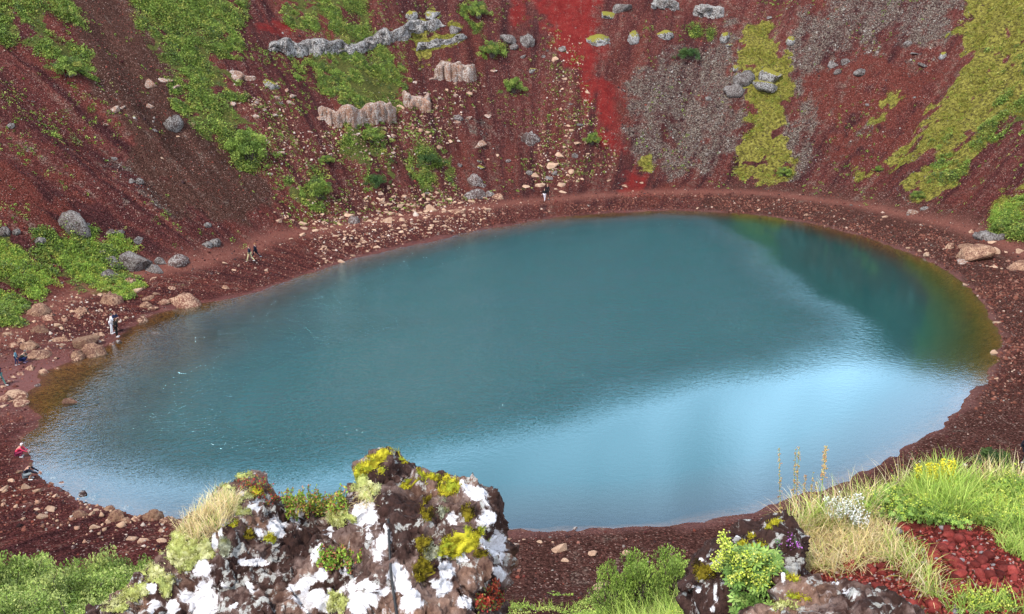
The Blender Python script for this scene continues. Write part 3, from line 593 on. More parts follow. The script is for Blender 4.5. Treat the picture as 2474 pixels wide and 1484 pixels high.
# rubble fan shed by the column rows
_fan = np.array([(960, 240), (1060, 205), (1170, 195), (1150, 300), (1090, 400), (950, 420), (720, 400), (650, 300), (580, 225), (650, 235), (760, 320)], float); _q = np.random.default_rng(55).uniform(_fan.min(0), _fan.max(0), (400, 2)); _q = _q[in_poly(_q[:, 0], _q[:, 1], _fan)][:130]
_s = np.array([(670, 520), (800, 470), (950, 445), (1190, 470), (1185, 525), (900, 595), (780, 630), (770, 560)], float); _q2 = np.random.default_rng(56).uniform(_s.min(0), _s.max(0), (400, 2)); _q2 = _q2[in_poly(_q2[:, 0], _q2[:, 1], _s)][:130]; _nf = len(_q); _q = np.vstack([_q, _q2])
P, t = hit(_q[:, 0], _q[:, 1])
for i, (p, dist) in enumerate(zip(P, t)):
    wm = random.choice((7, 8, 9, 10, 12, 15)) * dist / F * .5; code = random.choice('ooot') if i < _nf else 't'; spot = 'in the rubble fan shed by the basalt columns' if i < _nf else 'wedged among bigger blocks of the shore rubble'
    o = link('stone', random.choice(PROTO[code]), label=f'small {KINDNAME[code]} {spot}', cat='stone', group=f'{KINDNAME[code]}s {spot}')
    o.location = (p[0], p[1], p[2] - wm * .1); o.scale = (wm * random.uniform(.9, 1.5), wm, wm * random.uniform(.7, 1.2)); o.rotation_euler = tuple(random.uniform(-.5, .5) for _ in range(3))

# the tan block standing in the shallows and the sunken one
for (u, v, w, lab) in ((172, 972, 44, 'pale wedge of rock standing in the ochre shallows'), (378, 797, 30, 'orange boulder just under the shallow water')):
    r0 = ray(u, v); p = r0 * (CAM_Z / -r0[2]); dist = CAM_Z / -r0[2]; wm = w * dist / F * 0.5
    o = link('rock', PROTO['B'][2], label=lab, cat='rock'); o.location = (p[0], p[1], 0.02 if 'wedge' in lab else -wm * .75); o.scale = (wm * 1.2, wm * .6, wm * .7); o.rotation_euler = (0.1, 0.3, 0.2)

# ------------------------------------------------------------------ lava ledges: jointed rock faces
def worley(p, seed):
    i = np.floor(p).astype(np.int64); f1 = np.full(len(p), 9.); f2 = f1.copy(); cid = np.zeros(len(p))
    for dx in (-1, 0, 1):
        for dy in (-1, 0, 1):
            for dz in (-1, 0, 1):
                a, b, c = i[:, 0] + dx, i[:, 1] + dy, i[:, 2] + dz
                q = np.stack([a + _hash(a, b, c, seed), b + _hash(a, b, c, seed + 1), c + _hash(a, b, c, seed + 2)], -1); dd = np.linalg.norm(q - p, axis=1)
                m = dd < f1; f2 = np.where(m, f1, np.minimum(f2, dd)); cid = np.where(m, _hash(a, b, c, seed + 3), cid); f1 = np.where(m, dd, f1)
    return cid, f2 - f1

def column_mesh(seed, n=6):
    r = np.random.default_rng(seed); V = []; lv = (-0.5, -0.25, 0.05, 0.35, 0.5, 0.56)
    m = n; aj = r.uniform(-.28, .28, n); rj = r.uniform(.4, .6, n); cut = r.uniform(-.16, .16, 2)
    for k, z in enumerate(lv):
        for i in range(n):
            a = 2 * math.pi * i / n + aj[i]; rad = rj[i]
            sh = (0.70 if k == 5 else 0.93 if k == 4 else 1.0) * (1 + .10 * r.uniform(-1, 1))
            if k >= 4: z = lv[k] + cut[0] * math.cos(a) + cut[1] * math.sin(a)
            V.append((math.cos(a) * rad * sh, math.sin(a) * rad * sh, z))
    V = np.array(V)
    V += 0.07 * np.stack([fbm(V * 2.3 + 5 * c + seed, 3, seed + c) for c in range(3)], -1) * np.array([1, 1, 1.2])
    Fq = [[k * m + i, k * m + (i + 1) % m, (k + 1) * m + (i + 1) % m, (k + 1) * m + i] for k in range(len(lv) - 1) for i in range(m)]
    c = len(V); V = np.vstack([V, V[-m:].mean(0) + (0, 0, 0.01)])
    return mesh_np('lava_column', V, [np.array(Fq), np.array([[c - m + i, c - m + (i + 1) % m, c] for i in range(m)])], [], False)
COLS = [column_mesh(s, (4, 5, 6, 5, 4, 6, 5)[s]) for s in range(7)]
LEDGES = [
 ('lava_ledge', 'long grey lichen whitened lava ledge under the green thicket', [(648,108),(700,112),(760,113),(830,112),(885,108),(920,94),(952,82),(1000,70),(1040,60),(1076,42)], 30, 2.0, M_LEDGE, 'block'),
 ('lava_ledge', 'thin grey lava ledge below the moss capped knobs', [(1005,115),(1050,107),(1095,97),(1128,86)], 13, 1.3, M_LEDGE, 'block'),
 ('lava_outcrop', 'row of grey and tan basalt columns at the foot of the green thicket', [(772,268),(800,276),(840,283),(880,280),(915,276),(958,268)], 40, 1.15, M_ORANGE, 'column'),
 ('lava_outcrop', 'short orange basalt column row under a mossy shelf', [(1048,170),(1085,172),(1120,172),(1152,176)], 34, 1.5, M_ORANGE, 'column'),
 ('lava_outcrop', 'broken orange columns stepping down beside the bare red scree', [(975,232),(1005,240),(1030,250),(1040,236)], 34, 1.4, M_ORANGE, 'column'),
 ('lava_ledge', 'grey ledge with a white lichen face above the green wedge', [(1672,22),(1700,27),(1725,29),(1748,26)], 24, 1.8, M_LEDGE, 'block'),
 ('lava_ledge', 'low grey ledge running into the picture top beside the mossy boulder', [(1572,8),(1600,12),(1640,16)], 18, 1.6, M_LEDGE, 'block')]
for name, lab, line, hpx, wid, mat, pn in LEDGES:
    line = np.array(line, float); seg = np.concatenate([[0], np.cumsum(np.hypot(*np.diff(line, axis=0).T))])
    P0, t0 = hit(line[:, 0], line[:, 1] + hpx * 0.45)
    rr = np.random.default_rng(int(line[0, 0])); L = seg[-1] * t0.mean() / F
    # the continuous face, jointed into blocks, set into the slope
    ns, nk = max(20, int(L / .16)), 16; s = np.linspace(0, seg[-1], ns); wob = hpx * .25 * fbm(xyz(s / 22.0, 0 * s), 3, 900 + ns)
    P, t = hit(np.interp(s, seg, line[:, 0]), np.interp(s, seg, line[:, 1]) + hpx * .55 + wob); ctr = P.mean(0)
    hgt = hpx * t / F * (.85 + .30 * vnoise(xyz(s / 26.0, 0 * s, 4.0), 901 + ns)) * sstep(0, .06, s / seg[-1]) * sstep(1, .94, s / seg[-1]) + .15
    inw = LC[None, :] - P[:, :2]; inw /= np.linalg.norm(inw, axis=1, keepdims=True); inw = blur(np.repeat(inw[:, :1], 3, 1), 3)[:, 0], blur(np.repeat(inw[:, 1:], 3, 1), 3)[:, 0]
    kz = np.concatenate([np.linspace(-.5, 1, 12), [1.04, 1.05, 1.0, .85]]); ko = np.concatenate([np.linspace(.1, .0, 12) + .18 * np.sin(np.linspace(0, 3.1, 12)), [-.25, -.7, -1.3, -2.2]])
    G = np.stack([P[:, 0][:, None] + inw[0][:, None] * ko * wid * .8, P[:, 1][:, None] + inw[1][:, None] * ko * wid * .8, P[:, 2][:, None] + hgt[:, None] * kz], -1).reshape(-1, 3)
    sm = np.repeat(s * t.mean() / F, nk); q3 = np.stack([sm / (wid * .62), np.tile(ko, ns) * .4, G[:, 2] / (wid * (2.2 if pn == 'column' else .75))], -1); q3 += .22 * np.stack([fbm(q3 * 1.7 + c, 2, 905 + c) for c in range(3)], -1)
    cid, e1 = worley(q3, 907 + ns); dd = wid * (.34 * (cid - .5) - .22 * np.exp(-(e1 / .09) ** 2)) + .10 * fbm(G * 2.0, 3, 909)
    G[:, 0] += np.repeat(inw[0], nk) * dd; G[:, 1] += np.repeat(inw[1], nk) * dd; G[:, 2] += .16 * wid * (np.round(cid * 3) / 3 - .5) * (np.tile(kz, ns) > .8)
    root = empty(name, ctr, lab, 'lava ledge')
    link('rock_face', mesh_np('rock_face', G - ctr, grid_faces(nk, ns)[:, ::-1], [mat], False), root)
    cms = [with_mat(c, mat) for c in COLS]; hms = [with_mat(c, mat) for c in HULLS]
    n = max(3, int(L / (wid * (.9 if pn == 'column' else 1.6))))
    for i in range(n):
        j = int((i + .5 + rr.uniform(-.3, .3)) / n * (ns - 1)); h = hgt[j]; o_ = np.array([inw[0][j], inw[1][j], 0])
        if pn == 'column':
            c = link('column', random.choice(cms), root); c.scale = (wid * rr.uniform(.7, 1.1), wid * rr.uniform(.7, 1.1), h * rr.uniform(.95, 1.15)); off = o_ * wid * rr.uniform(-.25, .05); z = h * .3; tl = .07
        else:
            c = link('lava_block', random.choice(hms), root); kf = rr.uniform(.3, .75); c.scale = (wid * kf * 1.2, wid * kf, h * rr.uniform(.3, .6)); off = o_ * wid * rr.uniform(-.5, .3); z = h * rr.uniform(-.1, .8); tl = .25
        c.rotation_euler = (rr.uniform(-tl, tl), rr.uniform(-tl, tl), rr.uniform(0, 6)); c.location = tuple(P[j] - ctr + off + np.array([0, 0, z]))

# ------------------------------------------------------------------ scatter helpers
VIS = (U0 > -140) & (U0 < PW + 140) & (V0 > -120) & (V0 < PH + 60) & (ZC > 6) & (GD > 0.3) & (GX > -129) & (GX < 129) & (GY < 244)
def scatter(weight, n, seed, jit=0.5):
    r = np.random.default_rng(seed); w = (weight * VIS).ravel(); w = w / w.sum()
    k = r.choice(w.size, n, p=w); x = GX.ravel()[k] + r.uniform(-jit / 2, jit / 2, n); y = GY.ravel()[k] + r.uniform(-jit / 2, jit / 2, n)
    return xyz(x, y, ground_z(x, y)), r
def rand_rot(r, n):
    q = r.normal(size=(n, 4)); q /= np.linalg.norm(q, axis=1, keepdims=True); w, x, y, z = q.T
    return np.stack([1 - 2 * (y * y + z * z), 2 * (x * y - z * w), 2 * (x * z + y * w), 2 * (x * y + z * w), 1 - 2 * (x * x + z * z), 2 * (y * z - x * w),
                     2 * (x * z - y * w), 2 * (y * z + x * w), 1 - 2 * (x * x + y * y)], -1).reshape(-1, 3, 3)
def stamp(P, r, baseV, baseF, size, cols, squash=(1, 1, .7), jitter=0.25):
    n, m = len(P), len(baseV)
    Rm = rand_rot(r, n)
    V = baseV[None] * (1 + jitter * r.uniform(-1, 1, (n, m, 1))) * np.array(squash) * size[:, None, None]
    V = np.einsum('nij,nmj->nmi', Rm, V) + P[:, None, :]
    Fc = baseF[None] + (np.arange(n) * m)[:, None, None]
    return V.reshape(-1, 3), Fc.reshape(-1, baseF.shape[1]), np.repeat(cols, m, 0)
OCT_V = np.array([(1, 0, 0), (-1, 0, 0), (0, 1, 0), (0, -1, 0), (0, 0, 1), (0, 0, -1)], float)
OCT_F = np.array([(0, 2, 4), (2, 1, 4), (1, 3, 4), (3, 0, 4), (2, 0, 5), (1, 2, 5), (3, 1, 5), (0, 3, 5)])
def palette(r, n, cols, w=None):
    cols = np.array(cols); k = r.choice(len(cols), n, p=w); return cols[k] * r.uniform(0.72, 1.28, (n, 1))

bare = (1 - np.clip(Z_VEG + Z_MOSS, 0, 1))
parts = []
P, r = scatter(bare * (1 - 0.75 * Z_RED) * (0.35 + 0.65 * (GD > 9)) * sstep(20, 60, GY), 32000, 11)
parts.append(stamp(P, r, OCT_V, OCT_F, 0.045 * np.exp(r.normal(0, .5, len(P))) + 0.02, palette(r, len(P), [(.06, .02, .02), (.11, .032, .027), (.18, .05, .035), (.23, .10, .075), (.34, .23, .18)], [.32, .32, .23, .10, .03])))
P, r = scatter(Z_GREY * bare + 0.02, 17000, 12)
parts.append(stamp(P, r, OCT_V, OCT_F, 0.06 * np.exp(r.normal(0, .5, len(P))) + 0.03, palette(r, len(P), [(.04, .022, .022), (.08, .05, .048), (.17, .14, .125), (.29, .26, .23)], [.42, .32, .18, .08])))
shoreband = sstep(0.2, 1.0, GD) * sstep(9, 4, GD) * (sstep(20, 40, (GPHI + 60) % 360) * sstep(170, 120, (GPHI + 60) % 360))
P, r = scatter(shoreband * (0.3 + sstep(-.2, .3, fbm(xyz(GX / 5, GY / 5), 3, 301))), 7500, 13)
parts.append(stamp(P, r, OCT_V, OCT_F, 0.085 * np.exp(r.normal(0, .45, len(P))) + 0.03, palette(r, len(P), [(.06, .022, .018), (.11, .04, .03), (.17, .065, .045), (.22, .11, .08), (.38, .26, .2)], [.33, .33, .22, .10, .02])))
band2 = sstep(0.3, 1.5, GD) * sstep(12, 6, GD) * (GPHI > 85) * (GPHI < 235)
P, r = scatter(band2, 5000, 14)
parts.append(stamp(P, r, OCT_V, OCT_F, 0.05 * np.exp(r.normal(0, .5, len(P))) + 0.02, palette(r, len(P), [(.10, .035, .028), (.19, .07, .05), (.34, .22, .16)], [.5, .38, .12])))
# pale chips among the rubble and under the column rows
chip = np.zeros(GX.shape)
for poly in ([(660,520),(800,470),(1000,440),(1190,460),(1190,530),(900,600),(780,640),(770,560)], [(960,230),(1060,200),(1170,190),(1120,330),(900,420),(700,400),(640,300),(560,200),(620,210),(760,330)],
             [(1340,80),(1420,180),(1460,330),(1480,440),(1280,450),(1300,300)], [(640,230),(720,250),(760,400),(680,450),(640,380)], [(60,740),(300,700),(330,760),(220,860),(0,850)], [(0,1180),(400,1230),(400,1330),(100,1300)]):
    chip = np.maximum(chip, in_poly(JU, JV, poly) & (ZC > 5))
P, r = scatter(chip, 3600, 15)
parts.append(stamp(P, r, OCT_V, OCT_F, 0.075 * np.exp(r.normal(0, .5, len(P))) + 0.03, palette(r, len(P), [(.42, .27, .18), (.34, .19, .13), (.22, .11, .075), (.46, .37, .31)])))
off = 0; VV, FF, CC = [], [], []
for v_, f_, c_ in parts: VV.append(v_); FF.append(f_ + off); CC.append(c_); off += len(v_)
link('loose_scree', mesh_np('loose_scree', np.vstack(VV), np.vstack(FF), [M_STONES], False, np.vstack(CC)), label='loose cinders and stone chips strewn over the slopes and shore', kind='stuff')

# ------------------------------------------------------------------ far vegetation
def leaf_cloud(P, r, per, spread, hgt, leaf, cols, up=0.5, dome=True):
    """tufts of small leaf quads round each point"""
    n = len(P); N = n * per
    a = r.uniform(0, 2 * np.pi, N); rad = np.sqrt(r.random(N)); sp = np.repeat(spread, per)
    hh = np.repeat(hgt, per) * np.sqrt(np.clip(1 - rad ** 2, 0.02, 1)) * (0.45 + 0.6 * r.random(N)) if dome else np.repeat(hgt, per) * r.random(N)
    C = np.repeat(P, per, 0) + np.stack([np.cos(a) * rad * sp, np.sin(a) * rad * sp, hh], -1)
    C[:, 2] += ground_z(C[:, 0], C[:, 1]) - np.repeat(P[:, 2], per)
    d1 = r.normal(size=(N, 3)); d1[:, 2] *= up; d1 /= np.linalg.norm(d1, axis=1, keepdims=True)
    d2 = np.cross(d1, r.normal(size=(N, 3)) * np.array([.5, .5, 0.3]) + np.array([0, 0, 1.0])); d2 /= np.linalg.norm(d2, axis=1, keepdims=True) + 1e-9
    L = leaf * r.uniform(.6, 1.4, (N, 1))
    V = np.stack([C - d1 * L, C + d2 * L * .55, C + d1 * L, C - d2 * L * .55], 1).reshape(-1, 3)
    return V, np.arange(N * 4).reshape(-1, 4), np.repeat(cols, 4, 0)
GREENS = [(.120, .185, .036), (.165, .245, .046), (.215, .305, .055), (.280, .355, .070), (.095, .135, .045), (.33, .33, .075)]
def varied(r, n, per, cols, w=None):  # random tone per tuft and per leaf
    b = np.array(cols)[r.choice(len(cols), n, p=w)] * r.uniform(.75, 1.25, (n, 1))
    return np.repeat(b, per, 0) * r.uniform(.7, 1.35, (n * per, 1))
vegfar = Z_VEG ** 1.4 * (GY > 40) * (0.05 + sstep(-.25, .3, fbm(xyz(GX / 2.2, GY / 2.2), 3, 311)))
P, r = scatter(vegfar, 13000, 21); n = len(P)
big = sstep(-.1, .5, fbm(xyz(P[:, 0] / 4, P[:, 1] / 4), 3, 312))
V1 = leaf_cloud(P, r, 30, 0.32 + 0.55 * r.random(n) * (.35 + big), 0.25 + 1.25 * r.random(n) ** 1.5 * (.3 + big), 0.10, varied(r, n, 30, GREENS))
link('slope_scrub', mesh_np('slope_scrub', V1[0], V1[1], [M_LEAF], False, V1[2]), label='low willow and heath scrub mantling the crater slopes', kind='stuff')
# single tufts dotted over the cinders
dots = bare * sstep(9, 13, GD) * (GY > 40) * (sstep(-.05, .35, fbm(xyz(GX / 6, GY / 6, 2), 3, 313)) + 0.04) * np.where(GPHI > 100, 1.0, 0.28) * (1 - Z_RED) * (1 - .8 * Z_BROWN) + 1.2 * Z_VEG * (1 - Z_VEG) + 0.5 * chip * (GY > 50) * (GD > 10)
P, r = scatter(dots, 3400, 22); n = len(P)
V1 = leaf_cloud(P, r, 16, 0.12 + .22 * r.random(n), 0.08 + .18 * r.random(n), 0.07, varied(r, n, 16, [(.20, .34, .05), (.28, .38, .07), (.15, .25, .04), (.34, .36, .10)]))
link('slope_tufts', mesh_np('slope_tufts', V1[0], V1[1], [M_LEAF], False, V1[2]), label='small green tufts dotted over the cinder slopes', kind='stuff')
# bright grass of the left banks
banks = np.zeros(GX.shape)
for p in VEG[13:18] + [VEG[19]]: banks = np.maximum(banks, in_poly(JU, JV, np.where(np.array(p) <= 1, -300, np.array(p))) & FAR)
P, r = scatter(banks, 3000, 23); n = len(P)
V1 = leaf_cloud(P, r, 26, 0.25 + .2 * r.random(n), 0.2 + .3 * r.random(n), 0.07, varied(r, n, 26, [(.22, .34, .05), (.29, .41, .065), (.16, .25, .045), (.38, .40, .07)]), up=1.4)
link('bank_grass', mesh_np('bank_grass', V1[0], V1[1], [M_LEAF], False, V1[2]), label='bright green grass on the banks above the left beach', kind='stuff')
# moss cushions
HV, HF = ICO[1]
P, r = scatter(Z_MOSS ** 1.5 * (0.12 + sstep(-.25, .25, fbm(xyz(GX / 1.5, GY / 1.5), 3, 314))), 7500, 24); n = len(P)
V1 = leaf_cloud(P, r, 22, .22 + .30 * r.random(n), .05 + .16 * r.random(n) ** 2, .055, varied(r, n, 22, [(.23, .21, .032), (.30, .28, .055), (.15, .14, .022), (.36, .34, .10), (.19, .26, .038), (.09, .075, .02)]), up=.5)
link('slope_moss', mesh_np('slope_moss', V1[0], V1[1], [M_MOSSV], False, V1[2]), label='yellow green woolly moss mat coating the cinder slope', kind='stuff')

# ------------------------------------------------------------------ shrubs that stand alone
def shrub(seed, leaves=2600, leaf=0.05, hgt=1.0, wid=1.0, cols=GREENS, stems=14, nb_=26, shell=.15):
    r = np.random.default_rng(seed)
    nb = nb_; c = np.stack([r.normal(0, .36, nb), r.normal(0, .36, nb), 0.28 + .5 * r.random(nb)], -1)
    c[:, 2] *= np.sqrt(np.clip(1.15 - (c[:, 0] ** 2 + c[:, 1] ** 2) * 1.2, .15, 1))
    k = r.integers(0, nb, leaves); d = r.normal(size=(leaves, 3)); d /= np.linalg.norm(d, axis=1, keepdims=True)
    C = c[k] + d * (0.05 + shell * r.random((leaves, 1)) ** .6) * np.array([1.1, 1.1, .8]); C[:, 2] = np.maximum(C[:, 2], .03)
    C = C * np.array([wid, wid, hgt])
    d1 = r.normal(size=(leaves, 3)); d1 /= np.linalg.norm(d1, axis=1, keepdims=True); d2 = np.cross(d1, r.normal(size=(leaves, 3))); d2 /= np.linalg.norm(d2, axis=1, keepdims=True)
    L = leaf * r.uniform(.6, 1.3, (leaves, 1))
    V = np.stack([C - d1 * L, C + d2 * L * .6, C + d1 * L, C - d2 * L * .6], 1).reshape(-1, 3)
    cc = np.repeat(np.array(cols)[r.integers(0, len(cols), nb)][k] * r.uniform(.65, 1.35, (leaves, 1)), 4, 0)
    crown = mesh_np('foliage', V, np.arange(leaves * 4).reshape(-1, 4), [M_LEAF], False, cc)
    SV, SF = [], []
    for i in range(min(stems, nb)):
        p0 = np.array([r.normal(0, .08), r.normal(0, .08), 0]) * wid; p2 = c[i] * np.array([wid, wid, hgt]) * 1.05; p1 = (p0 + p2) / 2 + np.array([0, 0, .12 * hgt]) + r.normal(0, .04, 3)
        add_tube(SV, SF, [p0, p1, p2], [.018 * wid, .012 * wid, .004 * wid], 4)
    return crown, mesh_np('branches', np.vstack(SV), np.vstack(SF), [M_BARK], True)
def add_tube(SV, SF, pts, rad, k=5):
    base = sum(len(x) for x in SV); pts = np.array(pts, float); n = len(pts)
    tg = np.gradient(pts, axis=0); tg /= np.linalg.norm(tg, axis=1, keepdims=True) + 1e-9
    a = np.cross(tg, np.array([0.31, 0.17, 0.93])); a /= np.linalg.norm(a, axis=1, keepdims=True) + 1e-9; b = np.cross(tg, a)
    th = np.arange(k) * 2 * np.pi / k
    V = pts[:, None] + (np.cos(th)[None, :, None] * a[:, None] + np.sin(th)[None, :, None] * b[:, None]) * np.array(rad)[:, None, None]
    SV.append(V.reshape(-1, 3))
    SF.append(np.array([[base + i * k + j, base + i * k + (j + 1) % k, base + (i + 1) * k + (j + 1) % k, base + (i + 1) * k + j] for i in range(n - 1) for j in range(k)]))
SHR = [shrub(1, 4200, .034, nb_=44, stems=24, shell=.12), shrub(2, 4200, .034, cols=GREENS[:4], nb_=44, stems=24, shell=.12), shrub(3, 4200, .034, nb_=44, stems=24, shell=.12, cols=[(.05, .10, .03), (.07, .13, .035), (.10, .16, .04)])]
def put_shrub(u, v, wpx, hpx, proto, lab, name='shrub', group=None, tmin=7.0):
    P, t = hit(u, v, tmin); p = P[0]; s = wpx * t[0] / F * .62; h = hpx * t[0] / F * .8
    e = empty(name, p - np.array([0, 0, .05]), lab, 'shrub', group, random.uniform(0, 6))
    a = link('foliage', proto[0], e); b = link('branches', proto[1], e)
    a.scale = b.scale = (s, s, h)
    return e
for u, v, w, h, k, lab in ((1240, 225, 55, 55, 1, 'rounded shrub on the slope beside a bare grey branch'), (1662, 143, 55, 42, 2, 'solitary dark round shrub on the red slope'), (600, 385, 110, 100, 1, 'largest dense shrub at the foot of the scrub strip beside the brown scree'),
     (772, 480, 75, 75, 0, 'shrub topping the green tongue above the shore rubble'), (900, 345, 80, 55, 0, 'broad shrub under the basalt columns'), (908, 450, 50, 45, 2, 'grey green shrub left of the heathy patch'), (1035, 400, 60, 45, 2, 'dark shrub in the heathy patch above the rubble'),
     (170, 185, 100, 70, 0, 'rounded shrub at the tip of the top left thicket'), (1188, 140, 60, 60, 0, 'shrub at the lower end of the strip beside the dark red scree'), (1155, 45, 60, 60, 0, 'shrub at the upper end of the strip beside the dark red scree'),
     (2395, 1118, 75, 55, 2, 'small grey green shrub alone on the dark bank'), (1430, 350, 45, 45, 0, 'bright tuft shrub beside the red chute'), (790, 395, 50, 30, 0, 'low shrub above the green tongue'),
     (1895, 425, 50, 30, 0, 'small shrub at the foot of the moss column'), (2120, 415, 25, 22, 0, 'tiny bright shrub between moss patches'), (2215, 480, 45, 30, 0, 'shrub at the lowest tip of the mossy slope'), (2420, 560, 70, 45, 0, 'shrub on the bank above the cracked pale boulder')):
    put_shrub(u, v, w, h, SHR[k], lab)
# ------------------------------------------------------------------ foreground: lava rock, ledge, plants
from mathutils.bvhtree import BVHTree
K = 1 / 1.0109
def nearest_px(V, N):
    """survey visibility of vertices from the photograph's standpoint"""
    u, v, zc = project(V); toC = np.array([0, 0, CAM_Z]) - V
    fac = (N * toC).sum(1) / np.linalg.norm(toC, axis=1)
    bu = np.clip((u / 6).astype(int), -50, 600) + 50; bv = np.clip((v / 6).astype(int), -50, 600) + 50
    buf = np.full((700, 700), 1e9); np.minimum.at(buf, (bv, bu), zc)
    return u, v, zc, (fac > 0.02) & (zc < buf[bv, bu] + 0.06)

def lumps_to_rock(name, lumps, voxel, disp, seed):
    """ellipsoids fused to one skin, then weathered"""
    VV, FF, off = [], [], 0; V0_, F0_ = ICO[4]
    right, fwd, up = np.array([1, 0, 0.]), np.array([0, CP, -SP]), np.array([0, SP, CP])
    for (u, v, zc, rx, ry, rz) in lumps:
        c = at_depth(np.array(u), np.array(v), np.array(zc)); k = zc / F
        V = V0_ * (1 + 0.10 * fbm(V0_ * 1.6 + u * .01, 3, seed))[:, None]
        VV.append(c + V[:, :1] * right * rx * k + V[:, 1:2] * fwd * rz + V[:, 2:] * up * ry * k); FF.append(F0_ + off); off += len(V)
    me = mesh_np(name, np.vstack(VV), np.vstack(FF)); o = bpy.data.objects.new('tmp', me); COL.objects.link(o)
    md = o.modifiers.new('r', 'REMESH'); md.mode = 'VOXEL'; md.voxel_size = voxel
    sm = o.modifiers.new('s', 'SMOOTH'); sm.iterations = 6; sm.factor = .6
    dg = bpy.context.evaluated_depsgraph_get(); ev = o.evaluated_get(dg); m2 = bpy.data.meshes.new_from_object(ev)
    bpy.data.objects.remove(o); bpy.data.meshes.remove(me)
    V = np.empty(len(m2.vertices) * 3); m2.vertices.foreach_get('co', V); V = V.reshape(-1, 3)
    N = np.empty(len(m2.vertices) * 3); m2.vertex_normals.foreach_get('vector', N); N = N.reshape(-1, 3)
    Fq = np.array([p.vertices[:] for p in m2.polygons if len(p.vertices) == 4]); bpy.data.meshes.remove(m2)
    st = V @ np.array([[1.0, .15, .1], [.1, 1.0, .2], [.55, -.3, .8]]).T
    rdg = lambda q, o, sd: 1 - 2.2 * np.abs(fbm(q, o, sd))
    wp = V + .05 * np.stack([fbm(V * 6 + 3 * c, 3, seed + 20 + c) for c in range(3)], -1)
    c1, e1 = worley(wp * np.array([6.5, 6.5, 4.2]), seed + 31); c2, e2 = worley(wp * np.array([15, 15, 8.0]), seed + 32)
    for cc, kf in ((c1, .85), (c2, .5)):               # broken faces: flatten each joint block towards its own plane
        _, inv = np.unique(cc, return_inverse=True); m = np.bincount(inv).astype(float)
        ctr = np.stack([np.bincount(inv, V[:, q]) / m for q in range(3)], -1)[inv]; nn = np.stack([np.bincount(inv, N[:, q]) / m for q in range(3)], -1)
        nn += .35 * np.random.default_rng(seed).normal(size=nn.shape) * np.linalg.norm(nn, axis=1, keepdims=True); nn /= np.linalg.norm(nn, axis=1, keepdims=True) + 1e-9; nn = nn[inv]
        dp = ((V - ctr) * nn).sum(1, keepdims=True); V = V - np.clip(dp, -.05, .05) * kf * nn
    d = 0.030 * fbm(V * 3.2, 3, seed + 11) + 0.040 * (c1 - .5) * sstep(0, .12, e1) + 0.026 * (c2 - .5) * sstep(0, .15, e2) - .022 * np.exp(-(e1 / .07) ** 2) - .009 * np.exp(-(e2 / .10) ** 2)
    d += 0.022 * rdg(st * np.array([11, 11, 3.2]), 4, seed + 2) + 0.012 * rdg(st * np.array([34, 34, 9.0]), 3, seed + 3) + .005 * fbm(V * 70, 2, seed + 4)
    pit = fbm(V * 40, 2, seed + 6); d -= 0.012 * sstep(.3, .6, pit)
    V = V + N * (d * disp)[:, None]
    me = mesh_np(name, V, Fq); N = np.empty(len(V) * 3); me.vertex_normals.foreach_get('vector', N); N = N.reshape(-1, 3)
    bpy.data.meshes.remove(me)
    return V, Fq, N
def ell(u, v, cu, cv, a, b, rot=0.0):
    c, s = math.cos(R(rot)), math.sin(R(rot)); x, y = u - cu, v - cv
    return 1 - np.sqrt(((x * c + y * s) / a) ** 2 + ((-x * s + y * c) / b) ** 2)

